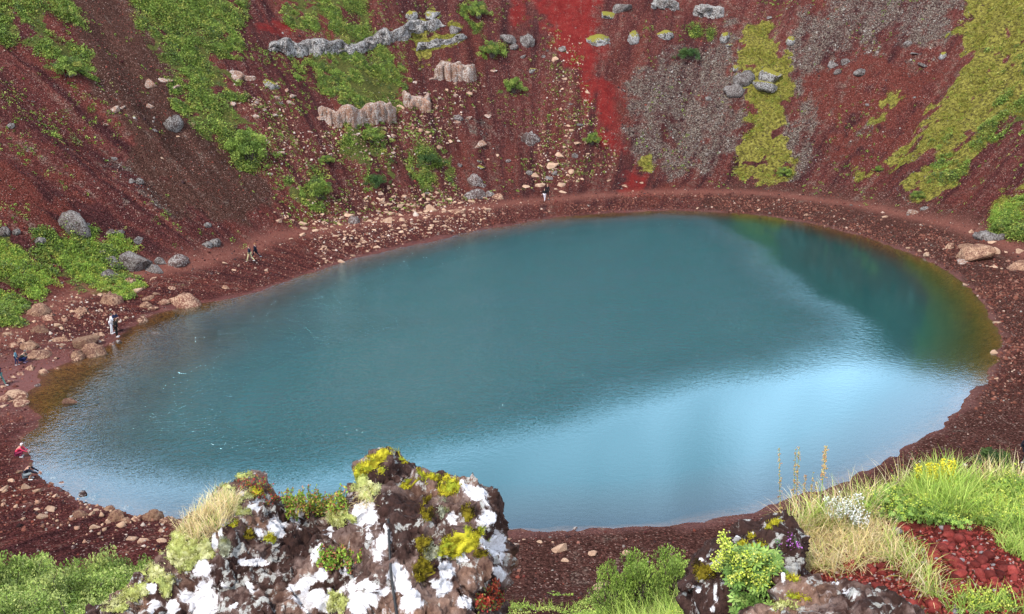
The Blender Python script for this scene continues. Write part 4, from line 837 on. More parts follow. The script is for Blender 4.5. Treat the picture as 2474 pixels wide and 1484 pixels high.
def nm_crag(name, warm=0.0):
    t = NT(name); P = t.pos(); N = t.n('ShaderNodeNewGeometry').outputs['Normal']
    lich = t.attr('lichen'); dk = t.attr('stain')
    ps = t.vmul(P, (1.0, 1.0, 0.35))
    n1 = t.noise(ps, 9, 6, 0.68, 0.4); n2 = t.noise(ps, 34, 5, 0.72); n3 = t.noise(P, 3.2, 4, 0.6); n4 = t.noise(P, 130, 3, 0.7)
    f = t.math('ADD', t.math('MULTIPLY', n1, 0.55), t.math('ADD', t.math('MULTIPLY', n3, 0.25), t.math('MULTIPLY', n2, 0.20)))
    col = t.ramp(f, [(0.34, (0.014, 0.007, 0.005)), (0.47, (0.046, 0.023, 0.018)), (0.55, (0.145, 0.094, 0.078)), (0.66, (0.29, 0.22, 0.19)), (0.80, (0.42, 0.355, 0.325))])
    col = t.mix(t.rng(n3, 0.52, 0.70), col, t.ramp(n2, [(0.3, (0.060, 0.028, 0.020)), (0.7, (0.30, 0.165, 0.105))]))
    col = t.mix(t.math('MULTIPLY', t.rng(t.math('ADD', dk, t.math('MULTIPLY', t.math('SUBTRACT', n1, .5), 1.6)), 0.35, 0.75), 0.9), col, t.ramp(n2, [(0.3, (0.012, 0.006, 0.005)), (0.7, (0.060, 0.028, 0.022))]))
    # grey crust lichen, then chalk white patches with ragged rims
    g = t.rng(t.math('ADD', t.math('MULTIPLY', n2, 0.35), t.math('MULTIPLY', t.noise(P, 11, 5, .7), 0.75)), 0.60, 0.64)
    col = t.mix(t.math('MULTIPLY', g, 0.75), col, t.ramp(n4, [(0.3, (0.28, 0.27, 0.24)), (0.7, (0.55, 0.54, 0.50))]))
    w = t.math('ADD', t.math('MULTIPLY', lich, 1.0), t.math('ADD', t.math('MULTIPLY', t.math('SUBTRACT', t.noise(ps, 20, 6, .72), .5), 2.0), t.math('ADD', t.math('MULTIPLY', t.math('SUBTRACT', n2, .5), 0.9), t.math('MULTIPLY', t.math('SUBTRACT', t.noise(ps, 75, 3, .7), .5), 0.5))))
    wm = t.rng(w, 0.47, 0.51)
    rim = t.math('MULTIPLY', t.rng(w, 0.26, 0.42), 0.7)
    col = t.mix(t.math('MULTIPLY', rim, t.rng(n2, .38, .56)), col, t.ramp(n4, [(0.3, (0.36, 0.29, 0.27)), (0.7, (0.56, 0.50, 0.48))]))
    wm = t.math('MULTIPLY', wm, t.rng(t.noise(P, 60, 3, .7), .28, .34))
    col = t.mix(wm, col, t.ramp(n4, [(0.3, (0.40, 0.36, 0.34)), (0.46, (0.56, 0.53, 0.53)), (0.65, (0.66, 0.64, 0.65))]))
    h = t.math('ADD', t.math('MULTIPLY', n2, 0.5), t.math('ADD', t.math('MULTIPLY', n4, 0.16), t.math('MULTIPLY', t.voro(P, 60, 'Distance'), 0.22)))
    h = t.math('ADD', t.math('MULTIPLY', h, t.math('SUBTRACT', 1.0, t.math('MULTIPLY', wm, 0.7))), t.math('MULTIPLY', wm, 0.25))
    return t.done(t.bsdf(col, 0.9, 0.12, t.bump(h, 0.9, 0.018)))
M_CRAG = nm_crag('lichen_crag')

MOSSC = {'y': [(.30, .26, .02), (.42, .37, .03), (.17, .14, .012), (.24, .26, .025)], 'p': [(.34, .33, .13), (.46, .45, .22), (.27, .27, .08), (.36, .38, .12)],
         'd': [(.055, .040, .008), (.12, .09, .012), (.19, .15, .015), (.03, .022, .008)], 'g': [(.22, .22, .15), (.32, .32, .23), (.16, .155, .10), (.13, .13, .05)]}
def moss_parts(root, V, Fq, N, blobs, seed):
    """cushions of moss grown on the rock: skin pieces raised off it, with fuzz"""
    u, v, zc, vis = nearest_px(V, N); r = np.random.default_rng(seed)
    n1 = fbm(V * 22, 3, seed + 8); n2 = fbm(V * 75, 2, seed + 9)
    for (cu, cv, a, b, rot, kind) in blobs:
        w = ell(u, v, cu, cv, a * 1.2, b * 1.2, rot) + 0.42 * n1 + .10 * n2
        w = np.where(vis, w, -1)
        keep = (w[Fq] > 0.0).all(1)
        if keep.sum() < 6: continue
        fq = Fq[keep]; ids = np.unique(fq); mp = -np.ones(len(V), int); mp[ids] = np.arange(len(ids))
        wq = np.clip(w[ids], 0, 1); k = 3.7 / F * min(a, b)
        L = N[ids] * 0.6 + np.array([0, -.15, .5]); L /= np.linalg.norm(L, axis=1, keepdims=True)
        hh = 0.002 + 0.32 * k * np.sqrt(wq) * (1 + .35 * n1[ids]) * (.5 if kind in 'yd' else .8)
        C = V[ids] + L * np.minimum(hh, .055)[:, None] + N[ids] * (.004 * n2[ids])[:, None] - N[ids] * (0.012 * (wq < .07))[:, None]
        pal = np.array(MOSSC[kind]); br = np.clip(.5 + .9 * n1[ids] + .5 * n2[ids], 0, .999)
        c = pal[(br * 4).astype(int)] * (.8 + .4 * r.random((len(ids), 1)))
        # fuzz: short shoots
        m = min(len(ids) * 9, 9000); q = r.integers(0, len(ids), m)
        base = C[q] + r.normal(0, .004, (m, 3)); dr = N[ids][q] * .8 + r.normal(0, .45, (m, 3)) + np.array([0, 0, .3]); dr /= np.linalg.norm(dr, axis=1, keepdims=True)
        sd = np.cross(dr, r.normal(size=(m, 3))); sd /= np.linalg.norm(sd, axis=1, keepdims=True)
        ln = r.uniform(.003, .009, (m, 1)); wd = .0016
        FV = np.stack([base - sd * wd, base + sd * wd, base + dr * ln], 1).reshape(-1, 3)
        fc = np.repeat(c[q] * r.uniform(.75, 1.5, (m, 1)), 3, 0)
        nb = len(C)
        link('moss_cushion', mesh_np('moss_cushion', np.vstack([C, FV]), [mp[fq], np.arange(m * 3).reshape(-1, 3) + nb], [M_MOSSV], True, np.vstack([c, fc])), root, kind='stuff')

A_ = lambda X, Y: ((340 + X * .2897) * K, (1070 + Y * .2897) * K)
B_ = lambda X, Y: ((800 + X * .2897) * K, (1070 + Y * .2897) * K)
def blobs(fn, txt, s=.2897 * K):
    out = []
    for tok in txt.split():
        p = tok.split(','); k = p[-1] if p[-1].isalpha() else None
        n = [float(q) for q in (p[:-1] if k else p)]; cu, cv = fn(n[0], n[1])
        out.append((cu, cv, n[2] * s, n[3] * s, n[4] if len(n) > 4 else 0.0, k))
    return out
MOSS_B = blobs(A_, '870,310,80,40,p 745,500,75,105,p 850,550,85,60,p 840,630,95,40,p 920,480,40,40,p 970,460,60,40,y 340,900,150,190,p 560,950,75,85,p 720,920,52,85,g 130,1130,100,75,p 910,810,65,50,d 1090,840,55,40,y 1640,680,95,65,p 790,720,55,40,y 230,1240,60,95,p 410,1060,70,60,p 1640,1400,65,95,p 480,760,90,80,d -60,1330,150,60,-25,p -200,1400,120,80,-25,p') \
       + blobs(B_, '400,190,210,62,-38,y 560,80,110,48,y 635,150,50,70,y 340,450,115,100,p 720,390,110,38,-15,y 860,325,110,30,25,y 1010,400,95,85,-30,y 840,590,60,95,d 960,590,50,85,g 1110,900,170,100,-22,y 820,900,85,65,d 880,960,60,80,25,g 1170,640,50,65,d 90,680,105,65,p 90,1390,80,105,p 800,1120,90,90,d 1340,560,28,60,d 450,290,45,40,y 1290,980,60,40,d')
LICH_B = blobs(A_, '530,1090,75,75 530,1380,140,190 640,870,38,85 720,760,25,75 1000,760,30,48 1150,740,65,60 960,560,85,30 1340,680,48,75 1380,600,42,20 1520,980,45,95,25 1420,1200,105,48,-35 1540,1150,60,62 1480,1370,180,105 60,1240,85,48,-20 960,1020,125,48 940,1240,30,32 1290,1260,38,30 810,1410,42,30 380,1350,72,52 260,1440,62,52 1590,800,40,40 720,1220,24,50 100,1420,60,60') \
       + blobs(B_, '310,640,115,112 330,820,30,45 480,790,30,62,20 450,930,60,115,20 590,1130,60,95 620,1290,60,95,-25 700,1380,105,80 1000,1110,50,75 1070,680,52,62 1290,880,62,52 1410,900,62,75 1480,960,30,105 1240,440,150,60,30 1350,650,62,62 1140,1020,75,25 280,1230,150,50,-10 300,1380,150,105 470,1280,50,42 130,1120,40,42 1160,1370,62,62 1440,1150,62,62 980,1250,72,52')
STAIN_B = blobs(B_, '600,680,230,200 520,520,130,80 640,900,120,160 150,520,120,90,-40 900,1150,90,130 1290,780,90,60') + blobs(A_, '1300,560,170,60 1350,880,200,150 950,850,150,60 620,1200,100,200 160,1300,180,120 1100,620,120,60')

ROCK_L = [(760,1580,4.05,470,200,.75),(590,1360,4.15,135,150,.42),(602,1230,4.25,58,66,.22),(575,1290,4.2,80,90,.28),(480,1420,4.1,120,105,.40),(385,1500,4.0,130,85,.42),(290,1540,3.95,110,80,.4),
 (745,1310,4.35,120,68,.34),(700,1400,4.1,150,100,.42),(820,1420,4.0,120,120,.42),(930,1180,4.15,62,80,.24),(905,1230,4.1,75,95,.30),(1000,1330,3.95,165,150,.46),(1045,1215,4.05,95,65,.28),(1120,1270,3.92,90,100,.34),
 (1145,1350,3.9,76,120,.34),(1010,1460,3.85,185,120,.5),(1110,1440,3.9,80,80,.34),(640,1500,3.8,170,90,.4),(900,1500,3.7,150,80,.35)]
V, Fq, N = lumps_to_rock('crag', ROCK_L, 0.0085, 0.95, 401)
u, v, zc, vis = nearest_px(V, N)
lich = np.zeros(len(V)); stain = np.zeros(len(V))
uw = u + 26 * fbm(V * 11, 4, 411, .62); vw = v + 26 * fbm(V * 11 + 9, 4, 412, .62)
for (cu, cv, a, b, rot, k) in LICH_B: lich = np.maximum(lich, sstep(-.45, .55, ell(uw, vw, cu, cv, a, b, rot)))
for (cu, cv, a, b, rot, k) in STAIN_B: stain = np.maximum(stain, sstep(-.2, .5, ell(u, v, cu, cv, a, b, rot)))
crag = empty('lava_crag', (V[:, 0].mean(), V[:, 1].mean(), V[:, 2].min()), 'craggy foreground lava rock patched with white lichen and yellow moss', 'rock')
off0 = np.array(crag.location)
link('rock_body', mesh_np('rock_body', V - off0, Fq, [M_CRAG], True, attrs={'lichen': lich, 'stain': stain}), crag)
moss_parts(crag, V - off0 + 0, Fq, N, [], 1)
_k0 = len(bpy.data.objects)
moss_parts(crag, V, Fq, N, MOSS_B, 77)
for c in crag.children:
    if c.name.startswith('moss'): c.location = -off0
BVH_CRAG = BVHTree.FromPolygons([tuple(p) for p in V], [tuple(f) for f in Fq.tolist()])

# ------------------------------------------------------------------ the grassy ledge on the right
def ledge_z(x, y):
    z = 25.80 + 0.20 * sstep(.8, 1.9, x) + 0.05 * (x - 1.9) * (x > 1.9) + 0.10 * (2.95 - np.minimum(y, 2.95)) + 0.035 * fbm(xyz(x * 2.2, y * 2.2), 4, 501) + 0.012 * fbm(xyz(x * 9, y * 9), 3, 502)
    ye = 3.72 + .10 * vnoise(xyz(x * 2.1, 0 * x), 505) - .25 * sstep(1.2, .7, x); xe = .92 + .10 * vnoise(xyz(0 * x, y * 3.0), 506)
    return z - 1.5 * np.maximum(y - ye, 0) - .5 * np.maximum(y - ye - .05, 0) - 1.8 * np.maximum(xe - x, 0)
lx, ly = np.meshgrid(np.arange(.3, 4.6, .02), np.arange(1.0, 5.4, .02)); lz = ledge_z(lx, ly)
def nm_ledge():
    t = NT('ledge_soil'); P = t.pos(); n = t.noise(P, 40, 5, .7); n2 = t.noise(P, 7, 4, .6)
    col = t.ramp(n, [(.3, (.030, .010, .009)), (.5, (.10, .022, .018)), (.7, (.20, .040, .032))])
    col = t.mix(t.rng(n2, .5, .62), col, t.ramp(n, [(.3, (.06, .045, .02)), (.7, (.22, .17, .08))]))
    return t.done(t.bsdf(col, .95, 0.0, t.bump(n, .9, .02)))
ledge = link('ledge', mesh_np('ledge', np.stack([lx, ly, lz], -1).reshape(-1, 3), grid_faces(lx.shape[1], lx.shape[0]), [nm_ledge()], True), label='foreground ledge of red scoria soil under the grass', kind='structure')
def hit_ledge(u, v):
    u = np.atleast_1d(np.asarray(u, float)); v = np.atleast_1d(np.asarray(v, float)); r = ray(u, v); t = np.full(u.shape, 2.6); dn = np.zeros(u.shape, bool)
    for _ in range(260):
        P = r * t[:, None]; dn |= (P[:, 2] + CAM_Z) < ledge_z(P[:, 0], P[:, 1]); t = np.where(dn, t, t + .008)
    P = r * t[:, None] + np.array([0, 0, CAM_Z]); P[:, 2] = ledge_z(P[:, 0], P[:, 1]); return P
def at_ledge(px, seed, n):
    """n points spread over a surveyed patch of the ledge"""
    r = np.random.default_rng(seed); px = np.array(px, float); out = np.zeros((0, 2)); lo, hi = px.min(0), px.max(0)
    while len(out) < n:
        q = r.uniform(lo, hi, (n * 2, 2)); out = np.vstack([out, q[in_poly(q[:, 0], q[:, 1], px)]])
    return hit_ledge(out[:n, 0], out[:n, 1]), r

# rocks at the ledge's rim
ROCK2 = [(1765,1440,3.55,98,130,.30),(1740,1400,3.6,70,80,.22),(1830,1350,3.7,110,62,.26),(1790,1480,3.5,110,90,.28),(1875,1300,3.8,75,38,.2)]
V2, F2, N2 = lumps_to_rock('rim_boulder', ROCK2, .0085, .75, 431)
u, v, zc, vis = nearest_px(V2, N2); C_ = lambda X, Y: ((1650 + X * .2022) * K, (1200 + Y * .2022) * K)
l2 = np.zeros(len(V2)); s2 = 0.75 * np.ones(len(V2))
for (cu, cv, a, b, rot, k) in blobs(C_, '280,1190,50,60 440,1430,40,50 310,815,40,20 740,540,35,20 140,1080,35,35 480,1310,30,30 920,490,30,15', .2022 * K): l2 = np.maximum(l2, sstep(-.2, .6, ell(u, v, cu, cv, a, b, rot)))
rb = empty('rim_boulder', (V2[:, 0].mean(), V2[:, 1].mean(), V2[:, 2].min()), 'dark brown boulder with moss on its shoulder at the ledge rim', 'boulder')
o2 = np.array(rb.location); link('rock_body', mesh_np('rock_body', V2 - o2, F2, [M_CRAG], True, attrs={'lichen': l2, 'stain': s2}), rb)
moss_parts(rb, V2, F2, N2, blobs(C_, '340,980,120,100,35,d 830,490,80,25,y 960,450,70,35,y 1240,390,110,40,y 700,700,55,45,y 800,640,60,45,y 1000,650,80,60,y 880,560,60,35,y 1130,440,70,40,y 1080,600,50,40,y 600,760,60,50,d', .2022 * K), 87)
for c in rb.children:
    if c.name.startswith('moss'): c.location = -o2
ROCK3 = [(2010,1545,3.05,190,90,.30),(1930,1470,3.2,70,75,.2),(2070,1485,3.15,120,45,.2),(2150,1545,3.0,120,60,.22),(1880,1545,3.1,110,70,.25)]
V3, F3, N3 = lumps_to_rock('ledge_slab', ROCK3, .0085, .9, 451)
u, v, zc, vis = nearest_px(V3, N3); l3 = np.zeros(len(V3))
for (cu, cv, a, b, rot, k) in blobs(C_, '2040,1000,100,40,25 1300,1030,30,80 1930,1100,130,20,15 2100,1240,130,20,20 1200,1420,60,30', .2022 * K): l3 = np.maximum(l3, sstep(-.2, .6, ell(u, v, cu, cv, a, b, rot)))
sl = empty('ledge_slab', (V3[:, 0].mean(), V3[:, 1].mean(), V3[:, 2].min()), 'grey furrowed rock slab with mustard moss among red scoria', 'rock')
o3 = np.array(sl.location); link('rock_body', mesh_np('rock_body', V3 - o3, F3, [M_CRAG], True, attrs={'lichen': l3, 'stain': 0 * l3}), sl)
moss_parts(sl, V3, F3, N3, blobs(C_, '1420,1040,90,55,y 1500,1280,160,50,15,y 1300,1400,160,60,p 1450,950,80,35,d 1660,1120,45,35,y 1330,1240,100,30,y 1640,1400,80,30,30,d', .2022 * K), 97)
for c in sl.children:
    if c.name.startswith('moss'): c.location = -o3
BVH2 = BVHTree.FromPolygons([tuple(p) for p in np.vstack([V2, V3])], [tuple(f) for f in np.vstack([F2, F3 + len(V2)]).tolist()])
def drop(bvh, P, h=.6):
    out = []
    for p in P:
        q = bvh.ray_cast(Vector((p[0], p[1], p[2] + h)), Vector((0, 0, -1)), h + .6)
        out.append(tuple(q[0]) if q[0] is not None and q[0].z > p[2] - .02 else tuple(p))
    return np.array(out)
def seen(bvh, u, v):
    o = Vector((0, 0, CAM_Z)); q = bvh.ray_cast(o, Vector(ray(u, v)).normalized(), 12); return None if q[0] is None else np.array(q[0])

# scoria stones on the ledge: the 300 that show largest one by one, the smaller as gravel
SC = [with_mat(lump_rock(60 + s, 2, .38, (1, .85, .7)), M_REDST) for s in range(5)] 
M_GREYST = rock_mat('grey_pebble', (.10, .08, .08), (.2, .17, .17), (.34, .3, .3), scale=30, bump=.003)
SCG = [with_mat(lump_rock(70 + s, 2, .3, (1, .85, .6)), M_GREYST) for s in range(2)]
SCPOLY = [[(2000,1375),(2090,1380),(2230,1420),(2400,1484),(2473,1484),(2473,1400),(2380,1340),(2300,1250),(2260,1270),(2240,1330),(2150,1360)], [(2130,1265),(2200,1260),(2180,1300),(2130,1290)], [(2260,1250),(2330,1275),(2350,1320),(2290,1310)], [(2060,1400),(2250,1440),(2330,1484),(2060,1484)]]
for poly, n, s in zip(SCPOLY, (210, 14, 26, 50), (1, 2, 3, 4)):
    P, r = at_ledge(poly, 600 + s, n); P = drop(BVH2, P)
    for p in P:
        gz = r.random() < .1; o = link('scoria_stone', random.choice(SCG if gz else SC), ledge); k = r.choice([.008, .011, .014, .018, .023], p=[.25, .3, .25, .13, .07]) * r.uniform(.8, 1.2)
        o.location = (p[0], p[1], p[2] + k * .35); o.scale = (k, k, k); o.rotation_euler = tuple(r.uniform(-1, 1, 3) * np.array([.6, .6, 3]))
P, r = at_ledge([(1990,1330),(2473,1230),(2473,1484),(1960,1484)], 620, 9000); P = drop(BVH2, P[:6500]); n = len(P)
g = stamp(P, r, OCT_V, OCT_F, r.uniform(.003, .010, n), palette(r, n, [(.15, .024, .020), (.25, .055, .042), (.06, .012, .010), (.30, .20, .18)], [.36, .26, .30, .08]))
link('scoria_gravel', mesh_np('scoria_gravel', g[0], g[1], [M_STONES], False, g[2]), ledge, kind='stuff')
# red grit in the crag's hollow
pts = [seen(BVH_CRAG, a, b) for a, b in zip(np.random.default_rng(5).uniform(690, 830, 900), np.random.default_rng(6).uniform(1235, 1370, 900)) if in_poly(np.array(a), np.array(b), [(700,1235),(800,1235),(770,1300),(790,1365),(730,1350),(690,1300)])]
pts = np.array([p for p in pts if p is not None]); r = np.random.default_rng(9)
g = stamp(pts, r, OCT_V, OCT_F, r.uniform(.003, .011, len(pts)), palette(r, len(pts), [(.22, .03, .025), (.36, .07, .05), (.10, .02, .018), (.30, .18, .15)], [.35, .35, .22, .08]))
link('red_grit', mesh_np('red_grit', g[0], g[1], [M_STONES], False, g[2]), crag, kind='stuff')

# ------------------------------------------------------------------ plants near by
def blades(P, r, length, width, lean, cols, segs=4, curl=.5):
    n = len(P); a = r.uniform(0, 2 * np.pi, n); dirv = np.stack([np.cos(a), np.sin(a), 0 * a], -1); sd = np.stack([-np.sin(a), np.cos(a), 0 * a], -1)
    tw = r.uniform(0, np.pi, n); sd = sd * np.cos(tw)[:, None] + dirv * np.sin(tw)[:, None]
    L = length * r.uniform(.55, 1.25, n); ln = lean * r.uniform(.2, 1.3, n); rows = []
    for k in range(segs + 1):
        s = k / segs; ang = ln * (1 - curl + curl * s * 1.6)
        c = P + (dirv * (np.sin(ang) * s * L)[:, None]) + np.array([0, 0, 1.]) * (np.cos(ang) * s * L)[:, None]
        w = width * (1 - s) ** .7 if k < segs else 0 * width
        rows += [c - sd * np.reshape(w * np.ones(n), (-1, 1)), c + sd * np.reshape(w * np.ones(n), (-1, 1))]
    V = np.stack(rows, 1); m = V.shape[1]
    fb = np.array([[2 * k, 2 * k + 1, 2 * k + 3, 2 * k + 2] for k in range(segs)])
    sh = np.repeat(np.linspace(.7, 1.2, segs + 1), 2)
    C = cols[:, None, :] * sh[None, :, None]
    return V.reshape(-1, 3), (fb[None] + (np.arange(n) * m)[:, None, None]).reshape(-1, 4), C.reshape(-1, 3)
def merge(lst):
    off = 0; V, Fc, C = [], [], []
    for a, b, c in lst: V.append(a); Fc.append(b + off); C.append(c); off += len(a)
    return np.vstack(V), np.vstack(Fc), np.vstack(C)
def add_stuff(name, lst, label, parent=None):
    a, b, c = merge(lst); return link(name, mesh_np(name, a, b, [M_LEAF], False, c), parent, label=label, kind='stuff')
GR = [(.30, .43, .07), (.40, .52, .10), (.50, .56, .14), (.22, .33, .05)]; BL = [(.84, .64, .36), (.88, .74, .46), (.76, .56, .26), (.74, .64, .26), (.66, .48, .26)]
lst = []
for poly, n, L, W, ln, cl, sd in (([(2060,1230),(2200,1160),(2473,1180),(2473,1310),(2400,1285),(2300,1250),(2140,1245)], 3400, .11, .0020, .85, GR, 1), ([(2190,1230),(2280,1150),(2340,1230),(2320,1270),(2240,1270)], 1300, .16, .0022, .6, GR, 2),
      ([(1900,1290),(2080,1250),(2150,1270),(2180,1350),(2030,1390),(1900,1380)], 3000, .09, .0013, 1.25, BL + BL + GR[1:3], 3), ([(1890,1270),(2100,1210),(2150,1230),(2080,1280),(1900,1300)], 900, .17, .0016, .7, BL + GR, 4),
      ([(2130,1300),(2210,1330),(2260,1400),(2290,1484),(2240,1450),(2150,1380)], 600, .10, .0016, 1.0, BL + GR + GR, 5), ([(2400,1310),(2473,1320),(2473,1360),(2430,1340)], 220, .09, .002, .8, GR, 6), ([(2300,1450),(2473,1470),(2473,1484),(2280,1484)], 150, .11, .002, .8, GR, 7),
      ([(2170,1150),(2473,1165),(2473,1190),(2170,1190)], 700, .14, .0015, .5, GR + BL, 8), ([(1980,1230),(2170,1170),(2180,1200),(2000,1250)], 500, .20, .0014, .4, BL + [(.35, .22, .18)], 9), ([(2473,1180),(3300,1200),(3300,1420),(2800,1400),(2473,1320)], 4200, .11, .0022, .85, GR + BL[:2], 10)):
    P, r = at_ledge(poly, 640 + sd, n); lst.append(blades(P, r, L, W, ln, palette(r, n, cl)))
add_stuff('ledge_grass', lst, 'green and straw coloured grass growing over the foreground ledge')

def flowers(P, r, size, cols, per=6, spread=.01):
    n = len(P) * per; C = np.repeat(P, per, 0) + r.normal(0, spread, (n, 3)); v_, f_, c_ = stamp(C, r, OCT_V, OCT_F, size * r.uniform(.6, 1.3, n), palette(r, n, cols))
    return v_, np.column_stack([f_, f_[:, 2]]), c_       # degenerate quads keep one face width
def tri2quad(t): return t
def stalk_mesh(pts, rad, col, k=4):
    SV, SF = [], []; add_tube(SV, SF, pts, rad, k); V = np.vstack(SV); return V, np.vstack(SF), np.tile(np.array(col), (len(V), 1))
def star_leaf(n, r, C, size, cols, lobes=7):
    """palmate leaves: narrow leaflets fanned in a star"""
    up = r.normal(0, .45, (n, 3)) + np.array([0, -.35, .9]); up /= np.linalg.norm(up, axis=1, keepdims=True)
    a = np.cross(up, np.array([1, .2, 0])); a /= np.linalg.norm(a, axis=1, keepdims=True); b = np.cross(up, a); V = []; cc = []
    ph = r.uniform(0, 6.28, n)
    for k in range(lobes):
        th = ph + k * 2 * math.pi / (lobes + .8); d = a * np.cos(th)[:, None] + b * np.sin(th)[:, None]; e = -a * np.sin(th)[:, None] + b * np.cos(th)[:, None]; s = size[:, None]
        V.append(np.stack([C, C + d * s * .6 + e * s * .17 + up * s * .06, C + d * s - up * s * .12, C + d * s * .6 - e * s * .17 + up * s * .06], 1))
        cc.append(np.repeat(cols[:, None, :] * r.uniform(.85, 1.15), 4, 1))
    V = np.stack(V, 1).reshape(-1, 3); return V, np.arange(len(V)).reshape(-1, 4), np.stack(cc, 1).reshape(-1, 3)
def px_cloud(poly, zc0, dz, n, seed):
    r = np.random.default_rng(seed); px = np.array(poly, float); lo, hi = px.min(0), px.max(0); out = np.zeros((0, 2))
    while len(out) < n:
        q = r.uniform(lo, hi, (n * 2, 2)); out = np.vstack([out, q[in_poly(q[:, 0], q[:, 1], px)]])
    return at_depth(out[:n, 0], out[:n, 1], zc0 + r.uniform(-dz, dz, n)), r
# lady's mantle spilling over the rim boulder
def plant(name, label, lst_leaf, lst_flower, lst_stem, base):
    e = empty(name, base, label, 'plant'); off = np.array(base)
    for nm, l in (('leaves', lst_leaf), ('flowers', lst_flower), ('stems', lst_stem)):
        if l:
            a, b, c = merge(l); link(nm, mesh_np(nm, a - off, b, [M_LEAF], False, c), e, kind='stuff')
    return e
LMG = [(.19, .32, .07), (.26, .39, .09), (.14, .24, .05), (.33, .45, .12)]; YG = [(.55, .62, .08), (.62, .66, .12), (.46, .55, .06), (.70, .70, .16)]
P, r = px_cloud([(1770,1320),(1880,1330),(1905,1400),(1880,1470),(1830,1500),(1770,1484),(1775,1420),(1740,1380)], 3.30, .09, 420, 700)
lf = [star_leaf(len(P), r, P, r.uniform(.016, .032, len(P)), palette(r, len(P), LMG))]
Pf, r = px_cloud([(1745,1280),(1770,1330),(1870,1330),(1890,1380),(1840,1420),(1760,1400),(1720,1370)], 3.27, .08, 170, 701)
fl = [flowers(Pf, r, .0042, YG, 9, .009)]; bs = at_depth(np.array(1840.), np.array(1490.), np.array(3.4))
st = [stalk_mesh([bs + r.normal(0, .04, 3), (bs + q) / 2 + np.array([0, 0, .03]), q], [.0018, .0014, .001], (.25, .34, .10)) for q in Pf[::2]]
plant('ladys_mantle', 'leafy plant with star shaped leaves and yellow green flowers spilling over the boulder', lf, fl, st, bs)
# yellow bedstraw and leafy herbs spreading through the grass of the ledge
for i, (poly, nl, nf, hh, lab) in enumerate((([(2080,1250),(2150,1200),(2240,1185),(2290,1230),(2330,1290),(2230,1275),(2160,1270)], 1500, 120, .10, 'feathery green herb with pale yellow blossom at the back of the ledge'),
      ([(2290,1225),(2380,1190),(2473,1190),(2473,1290),(2420,1285),(2340,1265)], 900, 120, .10, 'bushy yellow blossomed herb beside the tallest ledge grass'), ([(2330,1455),(2440,1450),(2450,1484),(2320,1484)], 110, 45, .05, 'yellow blossomed herb in front of the red scoria'))):
    P, r = at_ledge(poly, 720 + i, nl); b0 = P.mean(0); dens = fbm(xyz(P[:, 0] * 6, P[:, 1] * 6), 3, 731 + i); hz = hh * np.clip(.55 + .9 * dens, .1, 1.2) * r.uniform(.3, 1, nl)
    Q = P + np.stack([r.normal(0, .015, nl), r.normal(0, .015, nl), hz], -1)
    lf = [star_leaf(nl, r, Q, r.uniform(.007, .017, nl), palette(r, nl, LMG + [(.40, .56, .10), (.34, .50, .09)]), 6)]
    k = r.integers(0, nl, nf); Pf = Q[k] + np.array([0, 0, .02]) * r.uniform(.5, 2, (nf, 1)); fl = [flowers(Pf, r, .0036, YG, 7, .008)]
    st = [stalk_mesh([P[j], (P[j] + q) / 2 + r.normal(0, .004, 3), q], [.0015, .0012, .0008], (.22, .32, .08)) for j, q in zip(k, Pf)]
    plant('bedstraw_herb', lab, lf, fl, st, b0)
YEL = [(.80, .68, .03), (.86, .76, .06), (.70, .62, .05)]
for i, (u0, v0, v1) in enumerate(((2215, 1190, 1128), (2243, 1185, 1120), (2258, 1190, 1122), (2275, 1180, 1112), (2290, 1185, 1118), (2300, 1180, 1116))):
    b0 = hit_ledge(u0, 1205)[0]; zc = project(b0)[2]; top = at_depth(np.array(u0 + 3.), np.array(float(v1)), zc); r = np.random.default_rng(740 + i); s = np.linspace(.35, 1, 26)[:, None]
    plant('yellow_bedstraw', 'upright yellow bedstraw spike standing above the ledge grass', [], [flowers(b0 + (top - b0) * s, r, .0042, YEL, 7, .006)], [stalk_mesh([b0, (b0 + top) / 2, top], [.0018, .0014, .001], (.3, .35, .08))], b0)['group'] = 'yellow bedstraw spikes'
# white and pink cushions of flowers
P, r = at_ledge([(1985,1255),(2060,1245),(2095,1290),(2060,1300),(1995,1275)], 760, 95); P = P + np.array([0, 0, 1]) * r.uniform(.04, .11, (95, 1)); b0 = P.mean(0) - np.array([0, 0, .09])
plant('white_bedstraw', 'patch of tiny white flowers in the straw coloured grass', [], [flowers(P, r, .0040, [(.85, .85, .80), (.8, .82, .76)], 9, .009)], [stalk_mesh([q - np.array([0, 0, .1]), q - np.array([0, 0, .04]), q], [.001, .001, .0008], (.3, .35, .12)) for q in P], b0)
P, r = px_cloud([(1875,1295),(1925,1292),(1930,1330),(1880,1345)], 3.6, .04, 45, 770); b0 = P.mean(0) - np.array([0, 0, .06])
plant('wild_thyme', 'small tuft of purple thyme on the mossy rim boulder', [leaf for leaf in [star_leaf(60, r, P[r.integers(0, 45, 60)] - np.array([0, 0, .015]), r.uniform(.008, .014, 60), palette(r, 60, [(.14, .24, .12), (.2, .3, .16)]), 5)]], [flowers(P[:11], r, .0034, [(.45, .12, .48), (.58, .22, .60), (.36, .08, .38)], 7, .006)], [stalk_mesh([b0, (b0 + q) / 2, q], [.001, .001, .0008], (.2, .24, .1)) for q in P[::2]], b0)
